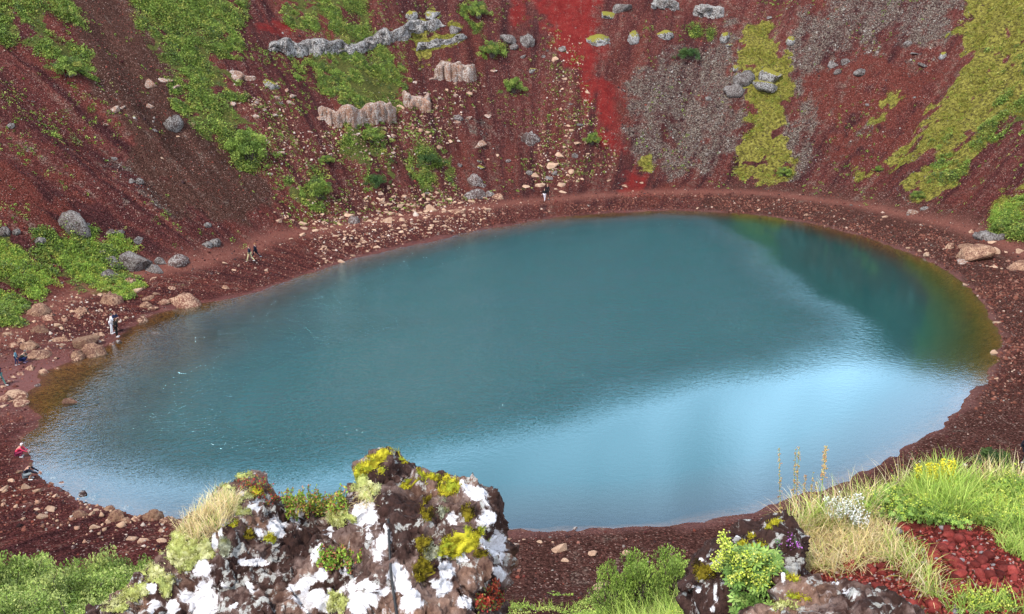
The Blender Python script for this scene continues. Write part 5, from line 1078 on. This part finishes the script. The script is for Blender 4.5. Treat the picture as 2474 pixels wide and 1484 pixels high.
# sorrel stalks
SOR = [(.62, .36, .12), (.70, .46, .18), (.55, .26, .12), (.62, .52, .20)]
for i, (ub, vb, ut, vt, big) in enumerate(((1918, 1262, 1882, 1082, 1), (1925, 1262, 1922, 1086, 1.2), (1930, 1258, 1930, 1080, 1), (1975, 1255, 1995, 1078, 1.3), (1950, 1255, 1964, 1140, .9), (1938, 1258, 1945, 1150, .8), (1960, 1250, 1972, 1165, .7))):
    b0 = hit_ledge(ub, vb)[0]; zc = float(project(b0)[2]); top = at_depth(np.array(float(ut)), np.array(float(vt)), np.array(zc)); mid = (b0 * .45 + top * .55) + (b0 - top) * 0 + np.array([(ub - ut) * -.0002, 0, .01])
    r = np.random.default_rng(780 + i); s = r.uniform(.5, 1, 60)[:, None] ** .9; q = b0 * (1 - s) ** 2 + 2 * mid * s * (1 - s) + top * s ** 2 + r.normal(0, .006, (60, 3)) * big * (1.3 - s)
    lv = blades(np.tile(b0, (7, 1)) + r.normal(0, .012, (7, 3)) * np.array([1, 1, 0]), r, .11, .006, .6, palette(r, 7, GR))
    ss = np.linspace(0, 1, 7)[:, None]; pts = b0 * (1 - ss) ** 2 + 2 * mid * ss * (1 - ss) + top * ss ** 2
    e = plant('sorrel', 'tall sorrel stalk with rusty seed heads against the lake', [lv], [flowers(q, r, .0032, SOR, 3, .003)], [stalk_mesh(pts, np.linspace(.0026, .001, 7), (.26, .36, .10))], b0); e['group'] = 'sorrel stalks at the ledge rim'

# sprigs and grass on the crag
def sprig_patch(name, label, poly, n, seed, cols, h=.05, leaf=.010, per=16, group=None):
    r = np.random.default_rng(seed); px = np.array(poly, float); lo, hi = px.min(0), px.max(0); L, S = [], []; base = []
    while len(base) < n:
        a, b = r.uniform(lo, hi)
        if in_poly(np.array(a), np.array(b), px):
            p = seen(BVH_CRAG, a, b)
            if p is None: px = px + np.array([0, 3]); lo, hi = px.min(0), px.max(0); continue
            base.append(p)
    for p in base:
        tip = p + np.array([r.normal(0, .018), r.normal(0, .018), h * r.uniform(.5, 1.3)]); s = r.random((per, 1)); C = p + (tip - p) * (0.25 + .75 * s) + r.normal(0, .003, (per, 3))
        d = r.normal(size=(per, 3)) + np.array([0, 0, .6]); d /= np.linalg.norm(d, axis=1, keepdims=True); e = np.cross(d, r.normal(size=(per, 3))); e /= np.linalg.norm(e, axis=1, keepdims=True)
        V = np.stack([C, C + d * leaf * .5 + e * leaf * .3, C + d * leaf, C + d * leaf * .5 - e * leaf * .3], 1).reshape(-1, 3)
        L.append((V, np.arange(per * 4).reshape(-1, 4), np.repeat(palette(r, per, cols), 4, 0))); S.append(stalk_mesh([p - np.array([0, 0, .012]), (p + tip) / 2, tip], [.0013, .001, .0006], (.12, .06, .04), 3))
    b0 = np.mean(base, 0); e = plant(name, label, L, [], S, b0); return e
HE = [(.22, .36, .04), (.34, .46, .06), (.14, .24, .03), (.42, .16, .08), (.5, .4, .08)]; RD = [(.40, .05, .03), (.30, .03, .025), (.48, .12, .05), (.2, .22, .05)]
sprig_patch('crowberry_sprigs', 'bright leafed dwarf shrub behind the red hollow of the crag', [(690,1195),(830,1190),(830,1225),(690,1228)], 120, 801, HE, .07, .013, 20)
sprig_patch('crowberry_sprigs', 'green dwarf shrub beside the black cable on the crag', [(770,1345),(840,1340),(870,1375),(800,1390)], 75, 802, HE[:4], .045, .012, 20)
sprig_patch('crowberry_sprigs', 'reddish sprigs on the peak of the crag', [(560,1170),(640,1170),(680,1210),(650,1230)], 45, 803, RD + HE[:1], .03, .009, 12)
sprig_patch('bilberry_sprigs', 'red leafed bilberry sprigs under the crag overhang', [(1165,1425),(1205,1440),(1200,1484),(1150,1484)], 60, 804, RD, .06, .013, 18)
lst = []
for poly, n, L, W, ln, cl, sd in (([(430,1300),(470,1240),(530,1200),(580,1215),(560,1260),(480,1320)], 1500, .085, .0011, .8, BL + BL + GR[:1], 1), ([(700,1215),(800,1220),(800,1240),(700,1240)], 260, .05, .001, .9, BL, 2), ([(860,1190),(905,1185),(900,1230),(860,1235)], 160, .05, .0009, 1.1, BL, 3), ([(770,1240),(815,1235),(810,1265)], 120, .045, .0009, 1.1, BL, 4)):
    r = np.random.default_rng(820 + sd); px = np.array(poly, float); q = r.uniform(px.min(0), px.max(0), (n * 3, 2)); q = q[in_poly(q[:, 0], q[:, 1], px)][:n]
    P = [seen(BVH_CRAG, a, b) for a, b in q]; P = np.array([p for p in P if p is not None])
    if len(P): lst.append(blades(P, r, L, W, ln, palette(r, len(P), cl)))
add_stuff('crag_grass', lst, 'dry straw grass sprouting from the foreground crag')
# the black cable hanging down the face of the crag
cp = [seen(BVH_CRAG, a, b) for a, b in ((938, 1255), (939, 1290), (941, 1330), (943, 1370), (947, 1410), (953, 1450), (958, 1484), (962, 1520))]
cp = np.array([p for p in cp if p is not None]); dirc = np.array([0, 0, CAM_Z]) - cp; dirc /= np.linalg.norm(dirc, axis=1, keepdims=True); cp = cp + dirc * .012
t = NT('black_rubber'); M_CABLE = t.done(t.bsdf((.012, .012, .013), .55, .4))
SV, SF = [], []; add_tube(SV, SF, cp, [.0048] * len(cp), 8)
link('cable', mesh_np('cable', np.vstack(SV), np.vstack(SF), [M_CABLE], True), label='thin black cable running down the face of the crag', cat='cable')

# ------------------------------------------------------------------ scrub on the camera's own slope
BIRCH = [(.20, .29, .06), (.27, .37, .08), (.35, .44, .11), (.15, .20, .05), (.43, .49, .15)]
NSH = [shrub(31, 11000, .018, cols=BIRCH, stems=60, nb_=70, shell=.085), shrub(32, 11000, .018, cols=BIRCH, stems=60, nb_=70, shell=.085), shrub(33, 11000, .017, cols=BIRCH[1:], stems=60, nb_=70, shell=.085), shrub(34, 5200, .021, cols=[(.26, .38, .07), (.34, .46, .09), (.20, .29, .06)], stems=60, nb_=60, shell=.09)]
def near_shrub(u, y, vtop, wid, k, lab, group=None):
    x = (u - PW / 2) / F * (y * CP + (CAM_Z - ground_z(0., y)) * SP); z = float(ground_z(x, y)); b = (vtop - PH / 2) / F; ztop = CAM_Z - y * math.tan(PITCH + math.atan(b))
    h = max(.7, ztop - z); e = empty('birch_shrub', (x, y, z - .1), lab, 'shrub', group, random.uniform(0, 6)); a = link('foliage', NSH[k][0], e); b2 = link('branches', NSH[k][1], e); a.scale = b2.scale = (wid, wid, h * 1.05)
G1 = 'birch scrub below the crag'
for i, (u, y, vt, w) in enumerate(((40, 21, 1318, 1.9), (150, 22, 1335, 1.9), (250, 23, 1310, 2.0), (350, 23, 1318, 1.7), (0, 17, 1370, 1.6), (110, 17, 1380, 1.7), (215, 17.5, 1375, 1.7), (310, 17.5, 1385, 1.6), (390, 18, 1350, 1.4), (60, 13.5, 1440, 1.3), (170, 13.5, 1440, 1.3), (270, 13.5, 1440, 1.2), (-60, 19, 1330, 1.7))):
    near_shrub(u, y, vt, w, i % 3, 'leafy birch shrub in the thicket below the foreground crag', G1)
for i, (u, y, vt, w) in enumerate(((1480, 25, 1335, 1.1), (1540, 25, 1312, 1.3), (1620, 25, 1305, 1.3), (1690, 25, 1322, 1.2))):
    near_shrub(u, y, vt, w, 3, 'pale willow shrub on the dark bank between crag and ledge', 'willow shrubs between crag and ledge')
# long grass just below the standpoint, between crag and ledge, and patches on the mud
def slope_pts(n, u0, u1, y0, y1, seed):
    r = np.random.default_rng(seed); y = r.uniform(y0, y1, n); u = r.uniform(u0, u1, n); x = (u - PW / 2) / F * (y * CP + (CAM_Z - ground_z(0 * y, y)) * SP); return xyz(x, y, ground_z(x, y)), r
lst = []
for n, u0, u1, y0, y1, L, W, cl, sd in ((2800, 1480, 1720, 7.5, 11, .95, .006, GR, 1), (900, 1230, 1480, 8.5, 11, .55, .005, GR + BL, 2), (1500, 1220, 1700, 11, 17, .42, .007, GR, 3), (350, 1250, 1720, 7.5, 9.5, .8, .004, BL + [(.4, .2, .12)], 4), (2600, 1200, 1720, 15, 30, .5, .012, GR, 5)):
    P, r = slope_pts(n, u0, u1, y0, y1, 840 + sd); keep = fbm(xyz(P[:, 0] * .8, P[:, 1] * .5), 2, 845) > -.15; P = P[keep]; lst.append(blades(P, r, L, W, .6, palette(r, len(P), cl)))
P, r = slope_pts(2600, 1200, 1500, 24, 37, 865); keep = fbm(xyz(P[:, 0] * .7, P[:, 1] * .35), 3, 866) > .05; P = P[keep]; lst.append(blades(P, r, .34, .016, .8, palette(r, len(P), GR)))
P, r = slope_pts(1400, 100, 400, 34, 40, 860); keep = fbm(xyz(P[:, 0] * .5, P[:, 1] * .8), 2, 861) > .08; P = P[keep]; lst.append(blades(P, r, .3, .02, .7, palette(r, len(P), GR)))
P, r = slope_pts(420, 1190, 1500, 23, 36, 868); keep = fbm(xyz(P[:, 0] * .6, P[:, 1] * .35), 3, 869) > -.02; P = P[keep]; n = len(P); lst.append(leaf_cloud(P, r, 60, .25 + .3 * r.random(n), .15 + .3 * r.random(n), .032, varied(r, n, 60, GR)))
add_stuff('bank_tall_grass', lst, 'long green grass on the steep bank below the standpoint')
P, r = slope_pts(300, 1480, 1720, 7.5, 10.5, 870); P = P + np.array([0, 0, .72]) + r.normal(0, .07, (300, 3)); 
add_stuff('bank_blossom', [flowers(P, r, .012, YG, 7, .03)], 'pale yellow blossom among the long bank grass')
for i, (u, y, h) in enumerate(((1660, 8.6, .95), (1600, 8.4, .7), (1565, 8.2, .62), (1640, 8.0, .6), (1300, 9.0, .75))):
    P, r = slope_pts(1, u, u + 1, y, y + .05, 880 + i); b0 = P[0]; top = b0 + np.array([.05, 0, h]); s = np.linspace(.55, 1, 40)[:, None]
    e = plant('dock_stalk', 'rusty red dock stalk rising from the long bank grass', [], [flowers(b0 + (top - b0) * s, r, .010, [(.42, .07, .04), (.5, .16, .07), (.35, .1, .05)], 4, .014)], [stalk_mesh([b0, (b0 + top) / 2, top], [.006, .005, .003], (.3, .15, .07))], b0); e['group'] = 'dock stalks in the bank grass'
# ------------------------------------------------------------------ visitors round the lake
def plain(name, col, rough=.85):
    t = NT(name); n = t.noise(t.obj(), 14, 3, .6); return t.done(t.bsdf(t.mix(t.rng(n, .3, .7), tuple(c * .8 for c in col), col), rough, .15))
MATS = {}
def pm(col):
    if col not in MATS: MATS[col] = plain('cloth_%d' % len(MATS), col)
    return MATS[col]
SKIN_C = (.52, .30, .22)
def skin_mesh(name, pts, edges, mats, root=0, lev=1):
    names = list(pts); idx = {k: i for i, k in enumerate(names)}
    me = bpy.data.meshes.new(name); me.from_pydata([pts[k][0] for k in names], [(idx[a], idx[b]) for a, b in edges], [])
    o = bpy.data.objects.new('tmp', me); COL.objects.link(o); o.modifiers.new('s', 'SKIN'); sub_ = o.modifiers.new('u', 'SUBSURF'); sub_.levels = lev; sub_.render_levels = lev
    sv = me.skin_vertices[0].data
    for k in names: sv[idx[k]].radius = (pts[k][1], pts[k][1]); sv[idx[k]].use_root = False
    sv[root].use_root = True
    m2 = bpy.data.meshes.new_from_object(o.evaluated_get(bpy.context.evaluated_depsgraph_get())); bpy.data.objects.remove(o); bpy.data.meshes.remove(me)
    m2.name = name; m2.materials.clear(); m2.materials.append(mats); m2.polygons.foreach_set('use_smooth', [True] * len(m2.polygons)); return m2
def pose_stand(stride=0.0, arms=0.15, lean=0.0, hold=False):
    J = {}; a = stride
    def leg(s, ang):
        hip = Vector((s * .10, 0, .92)); kn = hip + Vector((s * .01, math.sin(ang) * .44, -math.cos(ang) * .44)); ka = ang - (.55 if ang < -.05 else .08) * abs(stride) * 2
        an = kn + Vector((0, math.sin(ka) * .42, -math.cos(ka) * .42)); return hip, kn, an
    for s, n, ang in ((-1, 'l', a), (1, 'r', -a)):
        hip, kn, an = leg(s, ang); J['hip' + n], J['knee' + n], J['ank' + n] = hip, kn, an; J['toe' + n] = an + Vector((s * .02, .17, -.055))
    low = min(J['ankl'].z, J['ankr'].z) - .075
    T = Matrix.Rotation(-lean, 3, 'X'); piv = Vector((0, 0, .94))
    up = lambda v: T @ (Vector(v) - piv) + piv
    J['pel'] = Vector((0, 0, .96)); J['waist'] = up((0, 0, 1.10)); J['chest'] = up((0, 0, 1.30)); J['neck'] = up((0, .005, 1.47)); J['chin'] = up((0, .03, 1.54)); J['head'] = up((0, .025, 1.64)); J['crown'] = up((0, .01, 1.70)); J['nose'] = up((0, .115, 1.62))
    for s, n, ang in ((-1, 'l', -arms), (1, 'r', arms)):
        J['sh' + n] = up((s * .185, 0, 1.41))
        if hold: J['el' + n] = up((s * .24, .12, 1.17)); J['wr' + n] = up((s * .10, .34, 1.24))
        else: J['el' + n] = up((s * .25, math.sin(ang) * .26, 1.41 - math.cos(ang) * .28)); J['wr' + n] = up((s * .27, math.sin(ang) * .26 + math.sin(ang + .35) * .24, 1.41 - math.cos(ang) * .28 - math.cos(ang + .35) * .24))
    for k in J: J[k].z -= low
    return J
def pose_crouch(reach=.45):
    J = {}
    J['pel'] = Vector((0, -.18, .33)); J['waist'] = Vector((0, -.16, .47)); J['chest'] = Vector((0, .02, .68)); J['neck'] = Vector((0, .14, .80)); J['chin'] = Vector((0, .21, .83)); J['head'] = Vector((0, .24, .91)); J['crown'] = Vector((0, .22, .98)); J['nose'] = Vector((0, .33, .87))
    for s, n in ((-1, 'l'), (1, 'r')):
        J['hip' + n] = Vector((s * .11, -.16, .32)); J['knee' + n] = Vector((s * .16, .24, .46)); J['ank' + n] = Vector((s * .13, .02, .085)); J['toe' + n] = Vector((s * .15, .20, .03))
        J['sh' + n] = Vector((s * .18, .08, .73)); J['el' + n] = Vector((s * .21, .28, .54)); J['wr' + n] = Vector((s * .13, .28 + reach * .55, .40 if reach > .3 else .62))
    return J
RAD = dict(pel=.135, waist=.125, chest=.145, neck=.058, chin=.075, head=.095, crown=.06, nose=.018, hip=.10, knee=.062, ank=.042, toe=.032, sh=.062, el=.045, wr=.028)
def rad(k): return RAD.get(k, RAD.get(k[:-1], .05))
def person(u, v, hgt, yaw, J, top, bottom, shoes, hair, label, long_hair=False, bare_legs=False, coat=False, tmin=7.0, depth=0.0):
    P, t = hit(u, v, tmin); p = P[0]; e = empty('person', p + np.array([0, 0, .0]), label, 'person', None, yaw); k = hgt / 1.74
    def sc(d, f): return {q: (tuple(J[q] * k), rad(q) * f * k) for q in d}
    hands = {}; he = []
    for n, s in (('l', -1), ('r', 1)):
        w, el = J['wr' + n], J['el' + n]; d = (w - el).normalized(); sd = d.cross(Vector((0, 0, 1))).normalized() if abs(d.z) < .98 else Vector((0, 1, 0)); palm = w + d * .05
        hands['palm' + n] = (tuple(palm * k), .030 * k); he.append(('wr' + n, 'palm' + n))
        for i, (o, L) in enumerate(((-.03, .075), (-.01, .085), (.01, .08), (.03, .065))):
            b = palm + d * .03 + sd * o; f1 = b + d * L * .6; f2 = f1 + d * L * .35 + Vector((0, 0, -.015))
            hands[f'f{n}{i}'] = (tuple(f1 * k), .011 * k); hands[f'g{n}{i}'] = (tuple(f2 * k), .009 * k); he += [('palm' + n, f'f{n}{i}'), (f'f{n}{i}', f'g{n}{i}')]
        th = palm + sd * .045 * -s + d * .03; hands['th' + n] = (tuple(th * k), .011 * k); he.append(('palm' + n, 'th' + n))
    E = [('pel', 'waist'), ('waist', 'chest'), ('chest', 'neck'), ('neck', 'chin'), ('chin', 'head'), ('head', 'crown'), ('head', 'nose')]
    for n in 'lr': E += [('pel', 'hip' + n), ('hip' + n, 'knee' + n), ('knee' + n, 'ank' + n), ('ank' + n, 'toe' + n), ('chest', 'sh' + n), ('sh' + n, 'el' + n), ('el' + n, 'wr' + n)]
    pts = sc(J, .92); pts.update(hands); link('body', skin_mesh('body', pts, E + he, pm(SKIN_C)), e)
    jt = ['pel', 'waist', 'chest', 'neck', 'shl', 'shr', 'ell', 'elr', 'wrl', 'wrr']; d = sc(jt, 1.16); d['neck'] = (d['neck'][0], .062 * k)
    d['wrl'] = (d['wrl'][0], .038 * k); d['wrr'] = (d['wrr'][0], .038 * k)
    EJ = [q for q in E if q[0] in jt and q[1] in jt]
    if coat:
        d['pel'] = (d['pel'][0], .19 * k); d['hem'] = (tuple((J['pel'] + Vector((0, 0, -.32))) * k), .20 * k); EJ.append(('pel', 'hem'))
    link('jacket', skin_mesh('jacket', d, EJ, pm(top)), e)
    bt = ['pel', 'hipl', 'hipr', 'kneel', 'kneer'] + ([] if bare_legs else ['ankl', 'ankr']); d = sc(bt, 1.17); link('shorts' if bare_legs else 'trousers', skin_mesh('trousers', d, [q for q in E if q[0] in bt and q[1] in bt], pm(bottom)), e)
    for n in 'lr':
        a, b = J['ank' + n], J['toe' + n]; pts = {'a': (tuple((a + Vector((0, -.05, -.035))) * k), .046 * k), 'm': (tuple(((a + b) / 2 + Vector((0, 0, -.02))) * k), .048 * k), 'b': (tuple((b + Vector((0, .03, 0))) * k), .040 * k)}
        link('shoe', skin_mesh('shoe', pts, [('a', 'm'), ('m', 'b')], pm(shoes)), e)
    HVs, HFs = ICO[3]; hv = HVs * (np.array([.108, .115, .12]) * k) + np.array(J['head'] * k) + np.array([0, -.022, .018]) * k
    if long_hair: low = HVs[:, 2] < 0; hv[low, 2] -= (.16 * k) * (-HVs[low, 2]); hv[low, 1] -= .03 * k
    keep = ~((HVs[HFs][:, :, 1].mean(1) > .25) & (HVs[HFs][:, :, 2].mean(1) < .45)) & ((HVs[HFs][:, :, 2].mean(1) > -.35) | long_hair)
    hf = HFs[keep]; ids = np.unique(hf); mp = np.zeros(len(hv), int); mp[ids] = np.arange(len(ids)); link('hair', mesh_np('hair', hv[ids], mp[hf], [pm(hair)], True), e)
    return e
NAVY, BLACK, WHITE, BEIGE = (.018, .022, .04), (.012, .012, .014), (.80, .80, .84), (.62, .55, .30)
BR, DKH, BLOND = (.10, .045, .022), (.02, .014, .012), (.45, .32, .16)
person(604, 633, 1.78, R(80), pose_stand(.36, .3), NAVY, BEIGE, (.6, .6, .62), (.22, .09, .05), 'person in a navy jacket and beige trousers walking on the brown scree foot')
person(618, 625, 1.74, R(70), pose_stand(.55, .3), (.012, .015, .03), (.012, .014, .022), (.32, .36, .42), (.30, .15, .07), 'person all in dark navy walking behind the one in beige trousers')
person(1315, 486, 1.70, R(150), pose_stand(.25, .3), BLACK, (.72, .66, .72), (.6, .55, .58), DKH, 'person in a black top and white trousers on the far path')
person(1322, 478, 1.76, R(180), pose_stand(.1, .2), BLACK, BLACK, BLACK, BLOND, 'fair haired person in black behind the white trousers on the far path')
person(271, 806, 1.76, R(-60), pose_stand(.08, .6, .12, True), WHITE, WHITE, WHITE, (.10, .085, .06), 'person all in white bending forward at the shore')
person(283, 814, 1.64, R(-70), pose_stand(.05, .1), BLACK, BLACK, (.82, .82, .84), BR, 'brown haired person in black with white shoes beside the one in white', long_hair=True)
person(281, 800, 1.74, R(-120), pose_stand(.05, .15, .0, True), (.02, .028, .07), (.05, .045, .03), BLACK, (.25, .10, .08), 'person in a navy top standing behind the one in white')
person(41, 882, 1.22, R(-80), pose_stand(.1, .1), (.13, .28, .36), (.03, .045, .11), (.6, .62, .66), DKH, 'child in a light blue jacket beside the crouching photographer', long_hair=True)
person(58, 876, 1.72, R(-85), pose_crouch(.2), (.13, .125, .10), (.02, .03, .10), (.25, .2, .35), (.12, .12, .12), 'person in a mottled grey jacket crouching with a phone by the rocks')
person(2, 932, 1.72, R(-100), pose_stand(.45, .35), (.015, .022, .06), (.10, .21, .19), (.5, .5, .52), DKH, 'person in a navy top and sage trousers walking past the brown boulder')
person(49, 1104, 1.55, R(-75), pose_crouch(.45), (.75, .06, .13), (.25, .03, .08), (.7, .7, .74), (.8, .72, .74), 'person in a bright pink jacket crouching at the waterline')
person(71, 1158, 1.80, R(-80), pose_crouch(.5), (.018, .022, .038), (.25, .29, .31), (.8, .8, .8), (.13, .07, .045), 'person in a navy hoodie and grey shorts crouching at the water edge', bare_legs=True)
person(2473, 1116, 1.74, R(-60), pose_stand(.35, .4), (.018, .02, .032), BLACK, (.45, .45, .5), DKH, 'person in a long dark coat walking by the lone shrub on the dark bank', coat=True)
